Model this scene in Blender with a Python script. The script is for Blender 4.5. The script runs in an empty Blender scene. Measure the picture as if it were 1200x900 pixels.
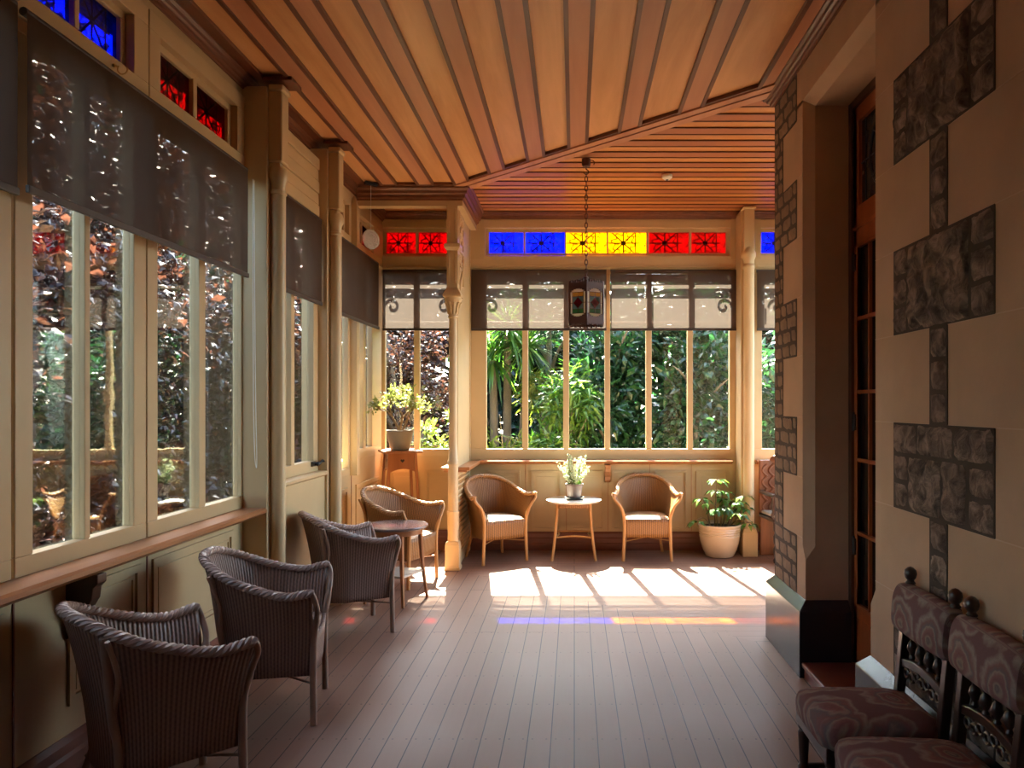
import bpy, bmesh, math, random
from math import sin, cos, pi, radians, sqrt, atan2
from mathutils import Vector, Matrix, noise
rnd = random.Random(7)
SC = bpy.context.scene
COL = SC.collection

# ------------------------------------------------------------------ mesh builder
class MB:
    def __init__(s, T=None):
        s.v = []; s.f = []; s.m = []; s.uv = []; s.T = T
    def add(s, verts, faces, mat=0, uvs=None):
        o = len(s.v)
        for p in verts:
            s.v.append(tuple(s.T(p)) if s.T else tuple(p))
        for i, f in enumerate(faces):
            s.f.append(tuple(o + k for k in f)); s.m.append(mat)
            s.uv.append(uvs[i] if uvs else None)
    def box(s, x0, x1, y0, y1, z0, z1, mat=0):
        v = [(x, y, z) for z in (z0, z1) for (x, y) in ((x0, y0), (x1, y0), (x1, y1), (x0, y1))]
        s.add(v, [(3, 2, 1, 0), (4, 5, 6, 7), (0, 1, 5, 4), (1, 2, 6, 5), (2, 3, 7, 6), (3, 0, 4, 7)], mat)
    def loft(s, rings, mat=0, caps=True, close=True):
        n = len(rings[0]); v = [p for r in rings for p in r]; f = []
        for i in range(len(rings) - 1):
            for j in range(n if close else n - 1):
                k = (j + 1) % n
                f.append((i * n + j, i * n + k, (i + 1) * n + k, (i + 1) * n + j))
        if caps:
            f.append(tuple(range(n - 1, -1, -1))); f.append(tuple((len(rings) - 1) * n + j for j in range(n)))
        s.add(v, f, mat)
    def prism(s, poly, z0, z1, mat=0):
        s.loft([[(x, y, z0) for x, y in poly], [(x, y, z1) for x, y in poly]], mat)
    def tube(s, pts, r, seg=8, mat=0, caps=True, flat=1.0):
        pts = [Vector(p) for p in pts]; n = len(pts)
        rr = r if isinstance(r, (list, tuple)) else [r] * n
        rings = []; up = None; us = []
        acc = 0; prev = None
        for i, p in enumerate(pts):
            t = (pts[min(i + 1, n - 1)] - pts[max(i - 1, 0)])
            if t.length < 1e-9: t = Vector((0, 0, 1))
            t.normalize()
            if up is None:
                up = Vector((0, 0, 1)) if abs(t.z) < .9 else Vector((1, 0, 0))
            a = (up - t * up.dot(t))
            if a.length < 1e-6: a = t.orthogonal()
            a.normalize(); b = t.cross(a); up = a
            rings.append([p + a * (cos(2 * pi * k / seg) * rr[i]) + b * (sin(2 * pi * k / seg) * rr[i] * flat) for k in range(seg)])
            if prev is not None: acc += (p - prev).length
            us.append(acc); prev = p
        v = [p for q in rings for p in q]; f = []; uv = []
        for i in range(n - 1):
            for j in range(seg):
                k = (j + 1) % seg
                f.append((i * seg + j, i * seg + k, (i + 1) * seg + k, (i + 1) * seg + j))
                uv.append([(j / seg, us[i]), ((j + 1) / seg, us[i]), ((j + 1) / seg, us[i + 1]), (j / seg, us[i + 1])])
        if caps:
            f.append(tuple(range(seg - 1, -1, -1))); uv.append([(0, 0)] * seg)
            f.append(tuple((n - 1) * seg + j for j in range(seg))); uv.append([(0, 0)] * seg)
        s.add(v, f, mat, uv)
    def lathe(s, prof, seg=24, c=(0, 0, 0), mat=0, caps=True):
        rings = [[(c[0] + r * cos(2 * pi * k / seg), c[1] + r * sin(2 * pi * k / seg), c[2] + z) for k in range(seg)] for r, z in prof]
        s.loft(rings, mat, caps)
    def grid(s, fn, nu, nv, mat=0, uvfn=None, closeu=False):
        v = []; uvp = []
        for i in range(nu + 1):
            for j in range(nv + 1):
                v.append(fn(i / nu, j / nv)); uvp.append(uvfn(i / nu, j / nv) if uvfn else (i / nu, j / nv))
        f = []; uv = []
        for i in range(nu):
            for j in range(nv):
                q = (i * (nv + 1) + j, (i + 1) * (nv + 1) + j, (i + 1) * (nv + 1) + j + 1, i * (nv + 1) + j + 1)
                f.append(q); uv.append([uvp[k] for k in q])
        s.add(v, f, mat, uv)
    def sphere(s, c, r, seg=12, rings=8, mat=0, sc=(1, 1, 1)):
        prof = [(max(1e-4, r * sin(pi * i / rings)), -r * cos(pi * i / rings)) for i in range(rings + 1)]
        rg = [[(c[0] + a * cos(2 * pi * k / seg) * sc[0], c[1] + a * sin(2 * pi * k / seg) * sc[1], c[2] + z * sc[2]) for k in range(seg)] for a, z in prof]
        s.loft(rg, mat)
    def molding(s, path, prof, mat=0, caps=True):
        """path: 2D points; prof: closed list of (out, z), out measured to the left of the path direction"""
        P = [Vector(p) for p in path]; n = len(P); rings = []
        for i, p in enumerate(P):
            d1 = (P[i] - P[i - 1]).normalized() if i > 0 else None
            d2 = (P[i + 1] - P[i]).normalized() if i < n - 1 else None
            if d1 is None: d1 = d2
            if d2 is None: d2 = d1
            n1 = Vector((-d1.y, d1.x)); n2 = Vector((-d2.y, d2.x))
            m = (n1 + n2); m = m / max(.2, (1 + n1.dot(n2)))
            rings.append([(p.x + m.x * o, p.y + m.y * o, z) for o, z in prof])
        s.loft(rings, mat, caps)
    def bars(s, u0, u1, z0, z1, holes, d0, d1, mat=0):
        """a board from u0..u1, z0..z1 with rectangular holes [(ua,ub)] over its full height (u, d, z)"""
        c = u0
        for a, b in sorted(holes):
            if a - c > 1e-4: s.box(c, a, d0, d1, z0, z1, mat)
            c = b
        if u1 - c > 1e-4: s.box(c, u1, d0, d1, z0, z1, mat)
    def ringframe(s, u0, u1, z0, z1, w, d0, d1, mat=0):
        s.box(u0, u1, d0, d1, z0, z0 + w, mat); s.box(u0, u1, d0, d1, z1 - w, z1, mat)
        s.box(u0, u0 + w, d0, d1, z0 + w, z1 - w, mat); s.box(u1 - w, u1, d0, d1, z0 + w, z1 - w, mat)
    def build(s, name, mats, parent=None, loc=None, rot=None, bevel=0, smooth=40, recalc=True, solid=0, sub=0, bseg=2):
        me = bpy.data.meshes.new(name)
        me.from_pydata(s.v, [], s.f)
        for m in (mats if isinstance(mats, (list, tuple)) else [mats]): me.materials.append(m)
        me.polygons.foreach_set('material_index', s.m)
        if any(u is not None for u in s.uv):
            L = me.uv_layers.new(name='UVMap'); flat = []
            for f, u in zip(s.f, s.uv):
                for k in range(len(f)):
                    flat.extend(u[k] if u else (0.0, 0.0))
            L.data.foreach_set('uv', flat)
        if recalc:
            b = bmesh.new(); b.from_mesh(me); bmesh.ops.recalc_face_normals(b, faces=b.faces[:]); b.to_mesh(me); b.free()
        me.polygons.foreach_set('use_smooth', [smooth > 0] * len(me.polygons))
        if smooth > 0: me.set_sharp_from_angle(angle=radians(smooth))
        me.update()
        o = bpy.data.objects.new(name, me); COL.objects.link(o)
        if parent is not None: o.parent = parent
        if loc: o.location = loc
        if rot: o.rotation_euler = rot
        if solid:
            md = o.modifiers.new('solid', 'SOLIDIFY'); md.thickness = solid; md.offset = 0
        if bevel:
            md = o.modifiers.new('bevel', 'BEVEL'); md.width = bevel; md.segments = bseg; md.limit_method = 'ANGLE'; md.angle_limit = radians(40)
        if sub:
            md = o.modifiers.new('sub', 'SUBSURF'); md.levels = sub; md.render_levels = sub
        return o

def tag(o, label=None, cat=None, group=None, kind=None):
    if label: o['label'] = label
    if cat: o['category'] = cat
    if group: o['group'] = group
    if kind: o['kind'] = kind
    return o
def thing(name, label, cat, loc=(0, 0, 0), rz=0, group=None):
    o = bpy.data.objects.new(name, None); COL.objects.link(o)
    o.location = loc; o.rotation_euler = (0, 0, rz); o.empty_display_size = .1
    return tag(o, label, cat, group)
def structure(name, loc=(0, 0, 0)):
    o = bpy.data.objects.new(name, None); COL.objects.link(o); o.location = loc; o['kind'] = 'structure'
    return o
def copy_thing(root, loc, rz, label):
    r = root.copy(); COL.objects.link(r); r.location = loc; r.rotation_euler = (0, 0, rz); r['label'] = label
    for ch in list(root.children):
        c = ch.copy(); COL.objects.link(c); c.parent = r
        for g in list(ch.children):
            d = g.copy(); COL.objects.link(d); d.parent = c
    return r
def sst(a, b, x):
    t = min(1, max(0, (x - a) / (b - a))); return t * t * (3 - 2 * t)
def bez(p, n=12):
    """Catmull-Rom through points"""
    p = [Vector(q) for q in p]; out = []
    for i in range(len(p) - 1):
        a = p[max(i - 1, 0)]; b = p[i]; c = p[i + 1]; d = p[min(i + 2, len(p) - 1)]
        for k in range(n):
            t = k / n
            out.append(.5 * ((2 * b) + (c - a) * t + (2 * a - 5 * b + 4 * c - d) * t * t + (3 * b - a - 3 * c + d) * t ** 3))
    out.append(p[-1]); return out

# ------------------------------------------------------------------ materials
class NT:
    def __init__(s, name):
        s.mat = bpy.data.materials.new(name); s.mat.use_nodes = True
        s.t = s.mat.node_tree; s.t.nodes.clear()
        s.out = s.t.nodes.new('ShaderNodeOutputMaterial')
    def n(s, typ, inp=None, **props):
        nd = s.t.nodes.new('ShaderNode' + typ)
        for k, v in props.items(): setattr(nd, k, v)
        for k, v in (inp or {}).items(): s.set(nd, k, v)
        return nd
    def set(s, nd, k, v):
        sock = nd.inputs[k]
        if isinstance(v, bpy.types.NodeSocket): s.t.links.new(v, sock)
        elif isinstance(v, bpy.types.Node): s.t.links.new(v.outputs[0], sock)
        else:
            if sock.type == 'RGBA' and len(v) == 3: v = (*v, 1)
            sock.default_value = v
    def math(s, op, a, b=None, c=None, clamp=False):
        nd = s.n('Math', {0: a}, operation=op, use_clamp=clamp)
        if b is not None: s.set(nd, 1, b)
        if c is not None: s.set(nd, 2, c)
        return nd.outputs[0]
    def mix(s, f, a, b, blend='MIX'):
        nd = s.n('Mix', data_type='RGBA', blend_type=blend)
        s.set(nd, 0, f); s.set(nd, 6, a); s.set(nd, 7, b)
        return nd.outputs[2]
    def ramp(s, f, stops, interp='LINEAR'):
        nd = s.n('ValToRGB', {0: f}); cr = nd.color_ramp; cr.interpolation = interp
        while len(cr.elements) < len(stops): cr.elements.new(.5)
        for e, (p, c) in zip(cr.elements, stops):
            e.position = p; e.color = (*c, 1) if len(c) == 3 else c
        return nd.outputs[0]
    def coord(s, kind='Object', scale=(1, 1, 1), loc=(0, 0, 0), rot=(0, 0, 0)):
        tc = s.n('TexCoord'); mp = s.n('Mapping', {0: tc.outputs[kind], 'Scale': scale, 'Location': loc, 'Rotation': rot})
        return mp.outputs[0]
    def noise(s, vec, scale, detail=4, rough=.5, dist=0):
        return s.n('TexNoise', {'Vector': vec, 'Scale': scale, 'Detail': detail, 'Roughness': rough, 'Distortion': dist}).outputs[0]
    def bump(s, h, strength=.3, dist=.01):
        return s.n('Bump', {'Height': h, 'Strength': strength, 'Distance': dist}).outputs[0]
    def pbr(s, color, rough=.5, normal=None, spec=.5, metal=0, trans=0, coat=0):
        b = s.n('BsdfPrincipled', {'Base Color': color, 'Roughness': rough, 'Specular IOR Level': spec, 'Metallic': metal})
        if normal is not None: s.set(b, 'Normal', normal)
        if coat: s.set(b, 'Coat Weight', coat); s.set(b, 'Coat Roughness', .15)
        s.t.links.new(b.outputs[0], s.out.inputs[0])
        return s.mat
    def done(s, sh):
        s.t.links.new(sh if isinstance(sh, bpy.types.NodeSocket) else sh.outputs[0], s.out.inputs[0]); return s.mat

def paint(name, c, var=.08, rough=.45, bumps=.05, dirt=None):
    k = NT(name); v = k.coord()
    n = k.noise(v, 3, 5); n2 = k.noise(v, 60, 3)
    lo = tuple(x * (1 - var) for x in c); hi = tuple(min(1, x * (1 + var)) for x in c)
    col = k.ramp(n, [(.3, lo), (.7, hi)])
    return k.pbr(col, rough, k.bump(n2, bumps, .002))
def wood(name, c1, c2, axis='Y', rough=.4, scale=1, coat=0, coordk='Object', dark=(.1, .04, .02)):
    k = NT(name)
    st = {'X': (1.2, 14, 14), 'Y': (14, 1.2, 14), 'Z': (14, 14, 1.2)}[axis]
    v = k.coord(coordk, tuple(x * scale for x in st))
    n = k.noise(v, 1.0, 6, .6, .6); v2 = k.coord(coordk, tuple(x * scale * .25 for x in st))
    n2 = k.noise(v2, 1.0, 3)
    f = k.math('ADD', k.math('MULTIPLY', n, .6), k.math('MULTIPLY', n2, .4))
    col = k.ramp(f, [(.3, c1), (.5, tuple((a + b) / 2 for a, b in zip(c1, c2))), (.72, c2)])
    return k.pbr(col, rough, k.bump(n, .12, .003), coat=coat)

M = {}
M['cream'] = paint('cream_paint', (.58, .43, .235), .06, .4)
M['cream_wall'] = paint('cream_wall_paint', (.54, .40, .215), .07, .45)
M['stone_smooth'] = paint('smooth_limestone', (.58, .405, .26), .10, .75, .25)
M['mortar'] = paint('mortar', (.66, .50, .35), .1, .9, .3)
M['mortar_dark'] = paint('dark_mortar', (.085, .068, .052), .2, .95, .4)
M['plinth'] = paint('plinth_gloss_paint', (.030, .029, .036), .1, .22, .05)
M['brown_paint'] = paint('red_brown_paint', (.19, .06, .035), .12, .35)
M['rail_wood'] = wood('sill_wood', (.30, .11, .04), (.48, .22, .09), 'X', .32)
M['rail_wood_y'] = wood('sill_wood_long', (.30, .11, .04), (.48, .22, .09), 'Y', .32)
M['cornice'] = wood('cornice_wood', (.105, .032, .014), (.21, .075, .03), 'Y', .35)
M['ceil_y'] = wood('ceiling_panel_wood', (.50, .205, .065), (.86, .49, .22), 'Y', .38, .45)
M['ceil_batten_y'] = wood('ceiling_batten_wood', (.42, .165, .08), (.62, .295, .155), 'Y', .38, .5)
M['ceil_x'] = wood('ceiling_board_wood', (.46, .17, .045), (.74, .35, .105), 'X', .38, .45)
M['ceil_batten_x'] = wood('ceiling_cross_batten', (.30, .09, .035), (.48, .17, .06), 'X', .38, .5)
M['ceil_mould'] = wood('ceiling_moulding', (.10, .03, .013), (.18, .06, .026), 'Y', .35)
M['door_wood'] = wood('door_varnish', (.34, .075, .018), (.50, .14, .04), 'Z', .28, coat=.3)
M['door_dark'] = wood('door_frame_wood', (.05, .018, .01), (.10, .035, .018), 'Z', .35)
M['stand_wood'] = wood('plant_stand_wood', (.24, .085, .03), (.40, .16, .06), 'Z', .35, coordk='Object')
M['dark_wood'] = wood('dark_carved_wood', (.022, .012, .010), (.065, .034, .026), 'Z', .28, coat=.4)
M['carved'] = wood('carved_panel_wood', (.13, .042, .016), (.30, .11, .04), 'Z', .35)
M['iron'] = paint('lantern_metal', (.085, .022, .012), .2, .45, .2)
M['black'] = paint('black_plastic', (.015, .015, .015), .1, .4)
M['white'] = paint('white_plastic', (.8, .78, .7), .03, .4)
M['soil'] = paint('soil', (.05, .03, .02), .3, .95, .5)
M['terra'] = paint('dark_pot_glaze', (.13, .095, .085), .15, .45)
M['grey_pot'] = paint('grey_pot_glaze', (.22, .21, .19), .12, .4)
M['cream_pot'] = paint('cream_pot_glaze', (.62, .50, .34), .08, .18)
M['stem_g'] = paint('green_stem', (.14, .13, .04), .2, .6)
M['stem_b'] = paint('brown_stem', (.18, .11, .05), .2, .7)
M['bark'] = paint('bark', (.10, .085, .07), .35, .9, .6)
M['shaded_lawn'] = paint('shaded_lawn', (.022, .022, .018), .4, .9, .5)  # near-black tone puts the shade under the trees into the ground colour
M['brass'] = NT('brass').pbr((.6, .4, .15), .3, metal=1)
M['marble'] = None

def mk_marble():
    k = NT('pale_table_top'); v = k.coord(); n = k.noise(v, 5, 8, .6, 1.5)
    return k.pbr(k.ramp(n, [(.35, (.62, .57, .48)), (.55, (.78, .74, .66)), (.7, (.7, .66, .6))]), .22)
M['marble'] = mk_marble()
def mk_floor():
    k = NT('floor_boards')
    tc = k.n('TexCoord'); sep = k.n('SeparateXYZ', {0: tc.outputs['Object']}); X, Y = sep.outputs[0], sep.outputs[1]
    # boards turn through a mitre beyond the house corner
    a = k.math('GREATER_THAN', k.math('ADD', Y, k.math('MULTIPLY', X, .916)), 5.94)
    a = k.math('MULTIPLY', a, k.math('GREATER_THAN', X, -1.12))
    v1 = k.n('CombineXYZ', {0: Y, 1: X}).outputs[0]; v2 = k.n('CombineXYZ', {0: X, 1: Y}).outputs[0]
    vec = k.n('Mix', {0: a}, data_type='VECTOR'); k.set(vec, 4, v1); k.set(vec, 5, v2)
    vec = vec.outputs[1]
    br = k.n('TexBrick', {'Vector': vec, 'Color1': (.0, .0, .0), 'Color2': (1, 1, 1), 'Mortar': (.5, .5, .5), 'Scale': 1, 'Mortar Size': .0026,
                          'Mortar Smooth': .15, 'Bias': 0, 'Brick Width': 3.1, 'Row Height': .108}, offset=.37, offset_frequency=3)
    s2 = k.n('SeparateXYZ', {0: vec}); U, V = s2.outputs[0], s2.outputs[1]
    g = k.noise(k.n('CombineXYZ', {0: k.math('MULTIPLY', U, 1.5), 1: k.math('MULTIPLY', V, 30)}).outputs[0], 1.6, 5, .6)
    worn = k.noise(tc.outputs['Object'], 1.3, 4)
    base = k.mix(br.outputs[0], (.205, .108, .072), (.265, .145, .098))
    base = k.mix(k.math('MULTIPLY', g, .5), base, (.285, .17, .118))
    base = k.mix(k.math('MULTIPLY', worn, .35), base, (.25, .16, .12))
    # nail heads in pairs on the joist lines
    fu = k.math('ABSOLUTE', k.math('SUBTRACT', k.math('FRACT', k.math('DIVIDE', U, .4)), .6))
    fv = k.math('ABSOLUTE', k.math('SUBTRACT', k.math('ABSOLUTE', k.math('SUBTRACT', k.math('FRACT', k.math('DIVIDE', V, .108)), .5)), .30))
    d = k.math('ADD', k.math('POWER', k.math('MULTIPLY', fu, .4), 2), k.math('POWER', k.math('MULTIPLY', fv, .108), 2))
    nail = k.math('LESS_THAN', d, .005 ** 2)
    base = k.mix(k.math('MULTIPLY', nail, .75), base, (.04, .025, .02))
    base = k.mix(br.outputs[1], base, (.03, .018, .014))
    h = k.math('SUBTRACT', k.math('MULTIPLY', g, .12), br.outputs[1])
    rough = k.math('ADD', .36, k.math('MULTIPLY', worn, .18))
    return k.pbr(base, rough, k.bump(h, .5, .003), .32)
M['floor'] = mk_floor()
def weave(name, c1, c2, freq=48.0):
    k = NT(name); tc = k.n('TexCoord'); s = k.n('SeparateXYZ', {0: tc.outputs['UV']}); u, v = s.outputs[0], s.outputs[1]
    rib = k.math('SINE', k.math('MULTIPLY', u, 2 * pi * freq)); rib = k.math('ADD', k.math('MULTIPLY', rib, .5), .5)
    par = k.math('MULTIPLY', k.math('ROUND', k.math('MULTIPLY', u, freq)), pi)
    wf = k.math('SINE', k.math('ADD', k.math('MULTIPLY', v, 2 * pi * freq * .8), par)); wf = k.math('ADD', k.math('MULTIPLY', wf, .5), .5)
    h = k.math('ADD', k.math('MULTIPLY', rib, .75), k.math('MULTIPLY', wf, .14))
    n = k.noise(k.coord(), 9, 4)
    col = k.mix(k.math('MULTIPLY', h, .75), c1, c2)
    col = k.mix(k.math('MULTIPLY', n, .4), col, tuple(x * .6 for x in c2))
    return k.pbr(col, .42, k.bump(h, .9, .004), .5)
M['wicker'] = weave('woven_cane_gold', (.10, .04, .012), (.50, .26, .085))
M['rim_dk'] = wood('plaited_cane_window_lit', (.28, .20, .17), (.48, .36, .31), 'Z', .4)  # paler, greyer tint holds the window light on the near chair rims
M['rim_gd'] = wood('plaited_gold_cane', (.30, .15, .06), (.56, .33, .15), 'Z', .4)
M['wicker_rod'] = wood('cane_rods', (.36, .17, .05), (.60, .33, .12), 'Z', .38)
M['wicker_dk'] = weave('woven_cane_shaded', (.075, .042, .033), (.46, .30, .23))  # darker copy of the gold cane, shade on the window-side chairs in its colour
M['wicker_rod_dk'] = wood('shaded_cane_rods', (.22, .14, .10), (.38, .25, .185), 'Z', .38)  # rods darkened the same way for the shaded chairs
def mk_tapestry():
    k = NT('medallion_tapestry'); tc = k.n('TexCoord'); v = tc.outputs['UV']
    wob = k.noise(v, 16, 3); vv = k.n('VectorMath', {0: v, 1: k.n('VectorMath', {0: k.n('TexNoise', {'Vector': v, 'Scale': 9, 'Detail': 3}).outputs[1], 'Scale': .09}, operation='SCALE').outputs[0]}, operation='ADD').outputs[0]
    vo = k.n('TexVoronoi', {'Vector': vv, 'Scale': 5.0, 'Randomness': .45}, feature='F1').outputs[0]
    f = k.math('ADD', vo, k.math('MULTIPLY', wob, .20))
    col = k.ramp(f, [(.12, (.38, .30, .23)), (.17, (.15, .12, .12)), (.21, (.40, .30, .21)), (.26, (.25, .095, .09)), (.33, (.33, .145, .13)), (.38, (.42, .33, .26)),
                     (.42, (.19, .155, .155)), (.48, (.29, .125, .115)), (.56, (.43, .36, .29)), (.63, (.21, .09, .09))])
    fine = k.noise(v, 120, 2)
    col = k.mix(.22, col, (.30, .25, .21)); col = k.mix(k.math('MULTIPLY', fine, .35), col, (.10, .08, .08))
    return k.pbr(col, .9, k.bump(fine, .35, .002), .15)
M['tapestry'] = mk_tapestry()
def mk_rough_stone():
    k = NT('dark_rubble_stone'); v = k.coord(); n = k.noise(v, 15, 6, .62, .6); n2 = k.noise(v, 6, 4)
    isl = k.n('NewGeometry').outputs['Random Per Island']
    col = k.ramp(n, [(.36, (.05, .038, .030)), (.49, (.20, .15, .115)), (.64, (.46, .345, .265))])
    col = k.mix(k.math('MULTIPLY', isl, .5), col, (.15, .095, .075))
    return k.pbr(col, .85, k.bump(n, 1.0, .03))
M['rubble'] = mk_rough_stone()
def mk_brickstone():
    k = NT('tan_quoin_stone'); v = k.coord(); n = k.noise(v, 18, 6, .6)
    isl = k.n('NewGeometry').outputs['Random Per Island']
    col = k.ramp(n, [(.3, (.25, .17, .11)), (.7, (.42, .30, .20))])
    col = k.mix(k.math('MULTIPLY', isl, .5), col, (.19, .125, .085))
    return k.pbr(col, .85, k.bump(n, .6, .01))
M['quoin'] = mk_brickstone()
def mk_glass(name, tint=(.93, .97, .96), gl=.10):
    k = NT(name); v = k.coord()
    nz = k.bump(k.noise(v, 3.5, 2), .08, .01)
    lw = k.n('LayerWeight', {'Blend': .35, 'Normal': nz}).outputs[0]
    t = k.n('BsdfTransparent', {'Color': tint}); g = k.n('BsdfGlossy', {'Color': (1, 1, 1), 'Roughness': .02, 'Normal': nz})
    f = k.math('ADD', k.math('MULTIPLY', lw, .30), gl * .22, clamp=True)
    return k.done(k.n('MixShader', {0: f, 1: t, 2: g}))
M['glass'] = mk_glass('clear_old_glass')
def mk_stained(name, c, c2):
    k = NT(name); tc = k.n('TexCoord'); s = k.n('SeparateXYZ', {0: tc.outputs['UV']}); u, v = s.outputs[0], s.outputs[1]
    # painted foliate star and a lead line on each pane
    du = k.math('SUBTRACT', k.math('FRACT', k.math('ADD', u, .10)), .5); dv = k.math('MULTIPLY', k.math('SUBTRACT', v, .48), .62)
    th = k.math('ARCTAN2', dv, du); r = k.math('SQRT', k.math('ADD', k.math('MULTIPLY', du, du), k.math('MULTIPLY', dv, dv)))
    star = k.math('MULTIPLY', k.math('ABSOLUTE', k.math('SINE', k.math('MULTIPLY', th, 4))), r)
    star = k.math('MULTIPLY', k.math('LESS_THAN', star, .062), k.math('LESS_THAN', r, .42))
    leaf = k.math('LESS_THAN', k.math('ABSOLUTE', k.math('SUBTRACT', k.math('ADD', r, k.math('MULTIPLY', k.math('SINE', k.math('MULTIPLY', th, 8)), .05)), .27)), .022)
    lead = k.math('LESS_THAN', k.math('ABSOLUTE', k.math('SUBTRACT', u, .72)), .014)
    blob = k.math('GREATER_THAN', k.noise(tc.outputs['UV'], 7, 3, .5, 1), .62)
    dk = k.math('MAXIMUM', k.math('MAXIMUM', star, k.math('MULTIPLY', leaf, .7)), k.math('MAXIMUM', lead, k.math('MULTIPLY', blob, .6)))
    n = k.noise(k.coord(), 14, 3)
    col = k.mix(n, c, c2)
    col = k.mix(k.math('MULTIPLY', dk, .96), col, tuple(x * .015 for x in c))
    nz = k.bump(k.noise(k.coord(), 40, 3), .4, .004)
    t = k.n('BsdfTransparent', {'Color': col}); tr = k.n('BsdfTranslucent', {'Color': col, 'Normal': nz})
    g = k.n('BsdfGlossy', {'Color': (1, 1, 1), 'Roughness': .12, 'Normal': nz})
    m1 = k.n('MixShader', {0: .07, 1: t, 2: tr}); return k.done(k.n('MixShader', {0: .05, 1: m1, 2: g}))
M['g_blue'] = mk_stained('blue_stained_glass', (.0, .010, .34), (.004, .055, .55))
M['g_yellow'] = mk_stained('yellow_stained_glass', (.42, .19, .0), (.66, .37, .008))
M['g_red'] = mk_stained('red_stained_glass', (.13, .0, .004), (.30, .002, .009))
M['g_violet'] = mk_stained('violet_stained_glass', (.03, .01, .12), (.10, .04, .3))
def mk_blind():
    k = NT('sunscreen_mesh_fabric'); v = k.coord(); n = k.noise(v, 4, 3)
    col = k.ramp(n, [(.3, (.125, .078, .055)), (.7, (.15, .096, .068))])
    d = k.n('BsdfDiffuse', {'Color': col}); tl = k.n('BsdfTranslucent', {'Color': (.044, .035, .029)}); t = k.n('BsdfTransparent', {'Color': (.95, .88, .82)})
    m = k.n('MixShader', {0: .5, 1: d, 2: tl}); return k.done(k.n('MixShader', {0: .065, 1: m, 2: t}))
M['blind'] = mk_blind()
M['blind_bar'] = paint('blind_bar', (.05, .033, .026), .1, .5)
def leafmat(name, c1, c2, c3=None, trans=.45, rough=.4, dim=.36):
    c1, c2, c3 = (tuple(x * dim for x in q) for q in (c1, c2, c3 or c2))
    k = NT(name); isl = k.n('NewGeometry').outputs['Random Per Island']
    n = k.noise(k.coord(), 1.2, 2)
    f = k.math('ADD', k.math('MULTIPLY', isl, .7), k.math('MULTIPLY', n, .3))
    col = k.ramp(f, [(.15, c1), (.5, c2), (.85, c3 or c2)])
    b = k.n('BsdfPrincipled', {'Base Color': col, 'Roughness': rough, 'Specular IOR Level': .5})
    tcol = k.mix(1.0, col, (1.4, 1.5, .9), 'MULTIPLY')
    t = k.n('BsdfTranslucent', {'Color': tcol})
    return k.done(k.n('MixShader', {0: trans, 1: b, 2: t}))
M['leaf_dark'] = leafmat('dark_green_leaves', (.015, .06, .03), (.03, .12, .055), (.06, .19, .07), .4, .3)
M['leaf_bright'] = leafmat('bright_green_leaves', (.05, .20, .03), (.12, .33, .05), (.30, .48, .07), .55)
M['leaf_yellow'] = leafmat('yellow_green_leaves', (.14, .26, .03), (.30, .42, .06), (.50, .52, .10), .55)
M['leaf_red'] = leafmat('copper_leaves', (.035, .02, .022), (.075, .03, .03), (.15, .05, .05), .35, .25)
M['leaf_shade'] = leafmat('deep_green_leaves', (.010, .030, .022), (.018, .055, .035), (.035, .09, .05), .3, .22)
M['leaf_pot'] = leafmat('potted_leaves', (.03, .09, .025), (.07, .17, .04), (.22, .32, .06), .35, .3, dim=1)
M['leaf_jade'] = leafmat('succulent_leaves', (.10, .13, .035), (.18, .19, .06), (.30, .27, .13), .3, .4, dim=1)
M['flower'] = leafmat('white_petals', (.34, .37, .26), (.44, .46, .36), (.52, .53, .46), .25, .5, dim=1)
# ------------------------------------------------------------------ the room
XL, YB, XR, YC, ZC = -2.05, 7.93, 1.325, 4.90, 3.58
def TL(p): return (XL - p[1], p[0], p[2])
def TB(p): return (p[0], YB + p[1], p[2])
def K(o): o['kind'] = 'structure'; return o
SEAM0, SEAM1 = Vector((-1.0, 6.86)), Vector((1.25, 4.80))
def seamY(x): return SEAM0.y + (x - SEAM0.x) * (SEAM1.y - SEAM0.y) / (SEAM1.x - SEAM0.x)
def seamX(y): return SEAM0.x + (y - SEAM0.y) * (SEAM1.x - SEAM0.x) / (SEAM1.y - SEAM0.y)

b = MB(); b.prism([(-2.2, -1.8), (XR + .3, -1.8), (XR + .3, YC - .2), (3.3, YC - .2), (3.3, 8.1), (-2.2, 8.1)], -.12, 0)
K(b.build('floor', M['floor'], smooth=0))

# ceiling: panels, battens with mouldings, a mitre board
b = MB()
b.prism([(-2.2, -1.8), (XR + .3, -1.8), (XR + .3, SEAM1.y), (SEAM1.x, SEAM1.y), (SEAM0.x, SEAM0.y), (SEAM0.x, 6.95), (-2.2, 6.95)], 3.595, 3.70, 0)
b.prism([(-2.2, 6.95), (SEAM0.x, 6.95), (SEAM0.x, SEAM0.y), (SEAM1.x, SEAM1.y), (XR + .3, SEAM1.y), (XR + .3, YC - .2), (3.3, YC - .2), (3.3, 8.1), (-2.2, 8.1)], 3.595, 3.70, 2)
cx = [-1.71, -1.373, -1.032, -.675, -.317, .026, .405, .80]
def yend(x): return min(seamY(x), 6.93) if x > -1.0 else 6.93
SL = (SEAM1.y - SEAM0.y) / (SEAM1.x - SEAM0.x)
for c in cx:
    for (x0, x1, z, m) in ((c - .058, c + .058, 3.578, 1), (c - .082, c - .060, 3.570, 3), (c + .060, c + .082, 3.570, 3), (c - .062, c - .056, 3.574, 3), (c + .056, c + .062, 3.574, 3)):
        b.prism([(x0, -1.8), (x1, -1.8), (x1, yend(x1) - .06), (x0, yend(x0) - .06)], z, 3.60, m)
edges = [-2.05] + cx + [1.17]
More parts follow.
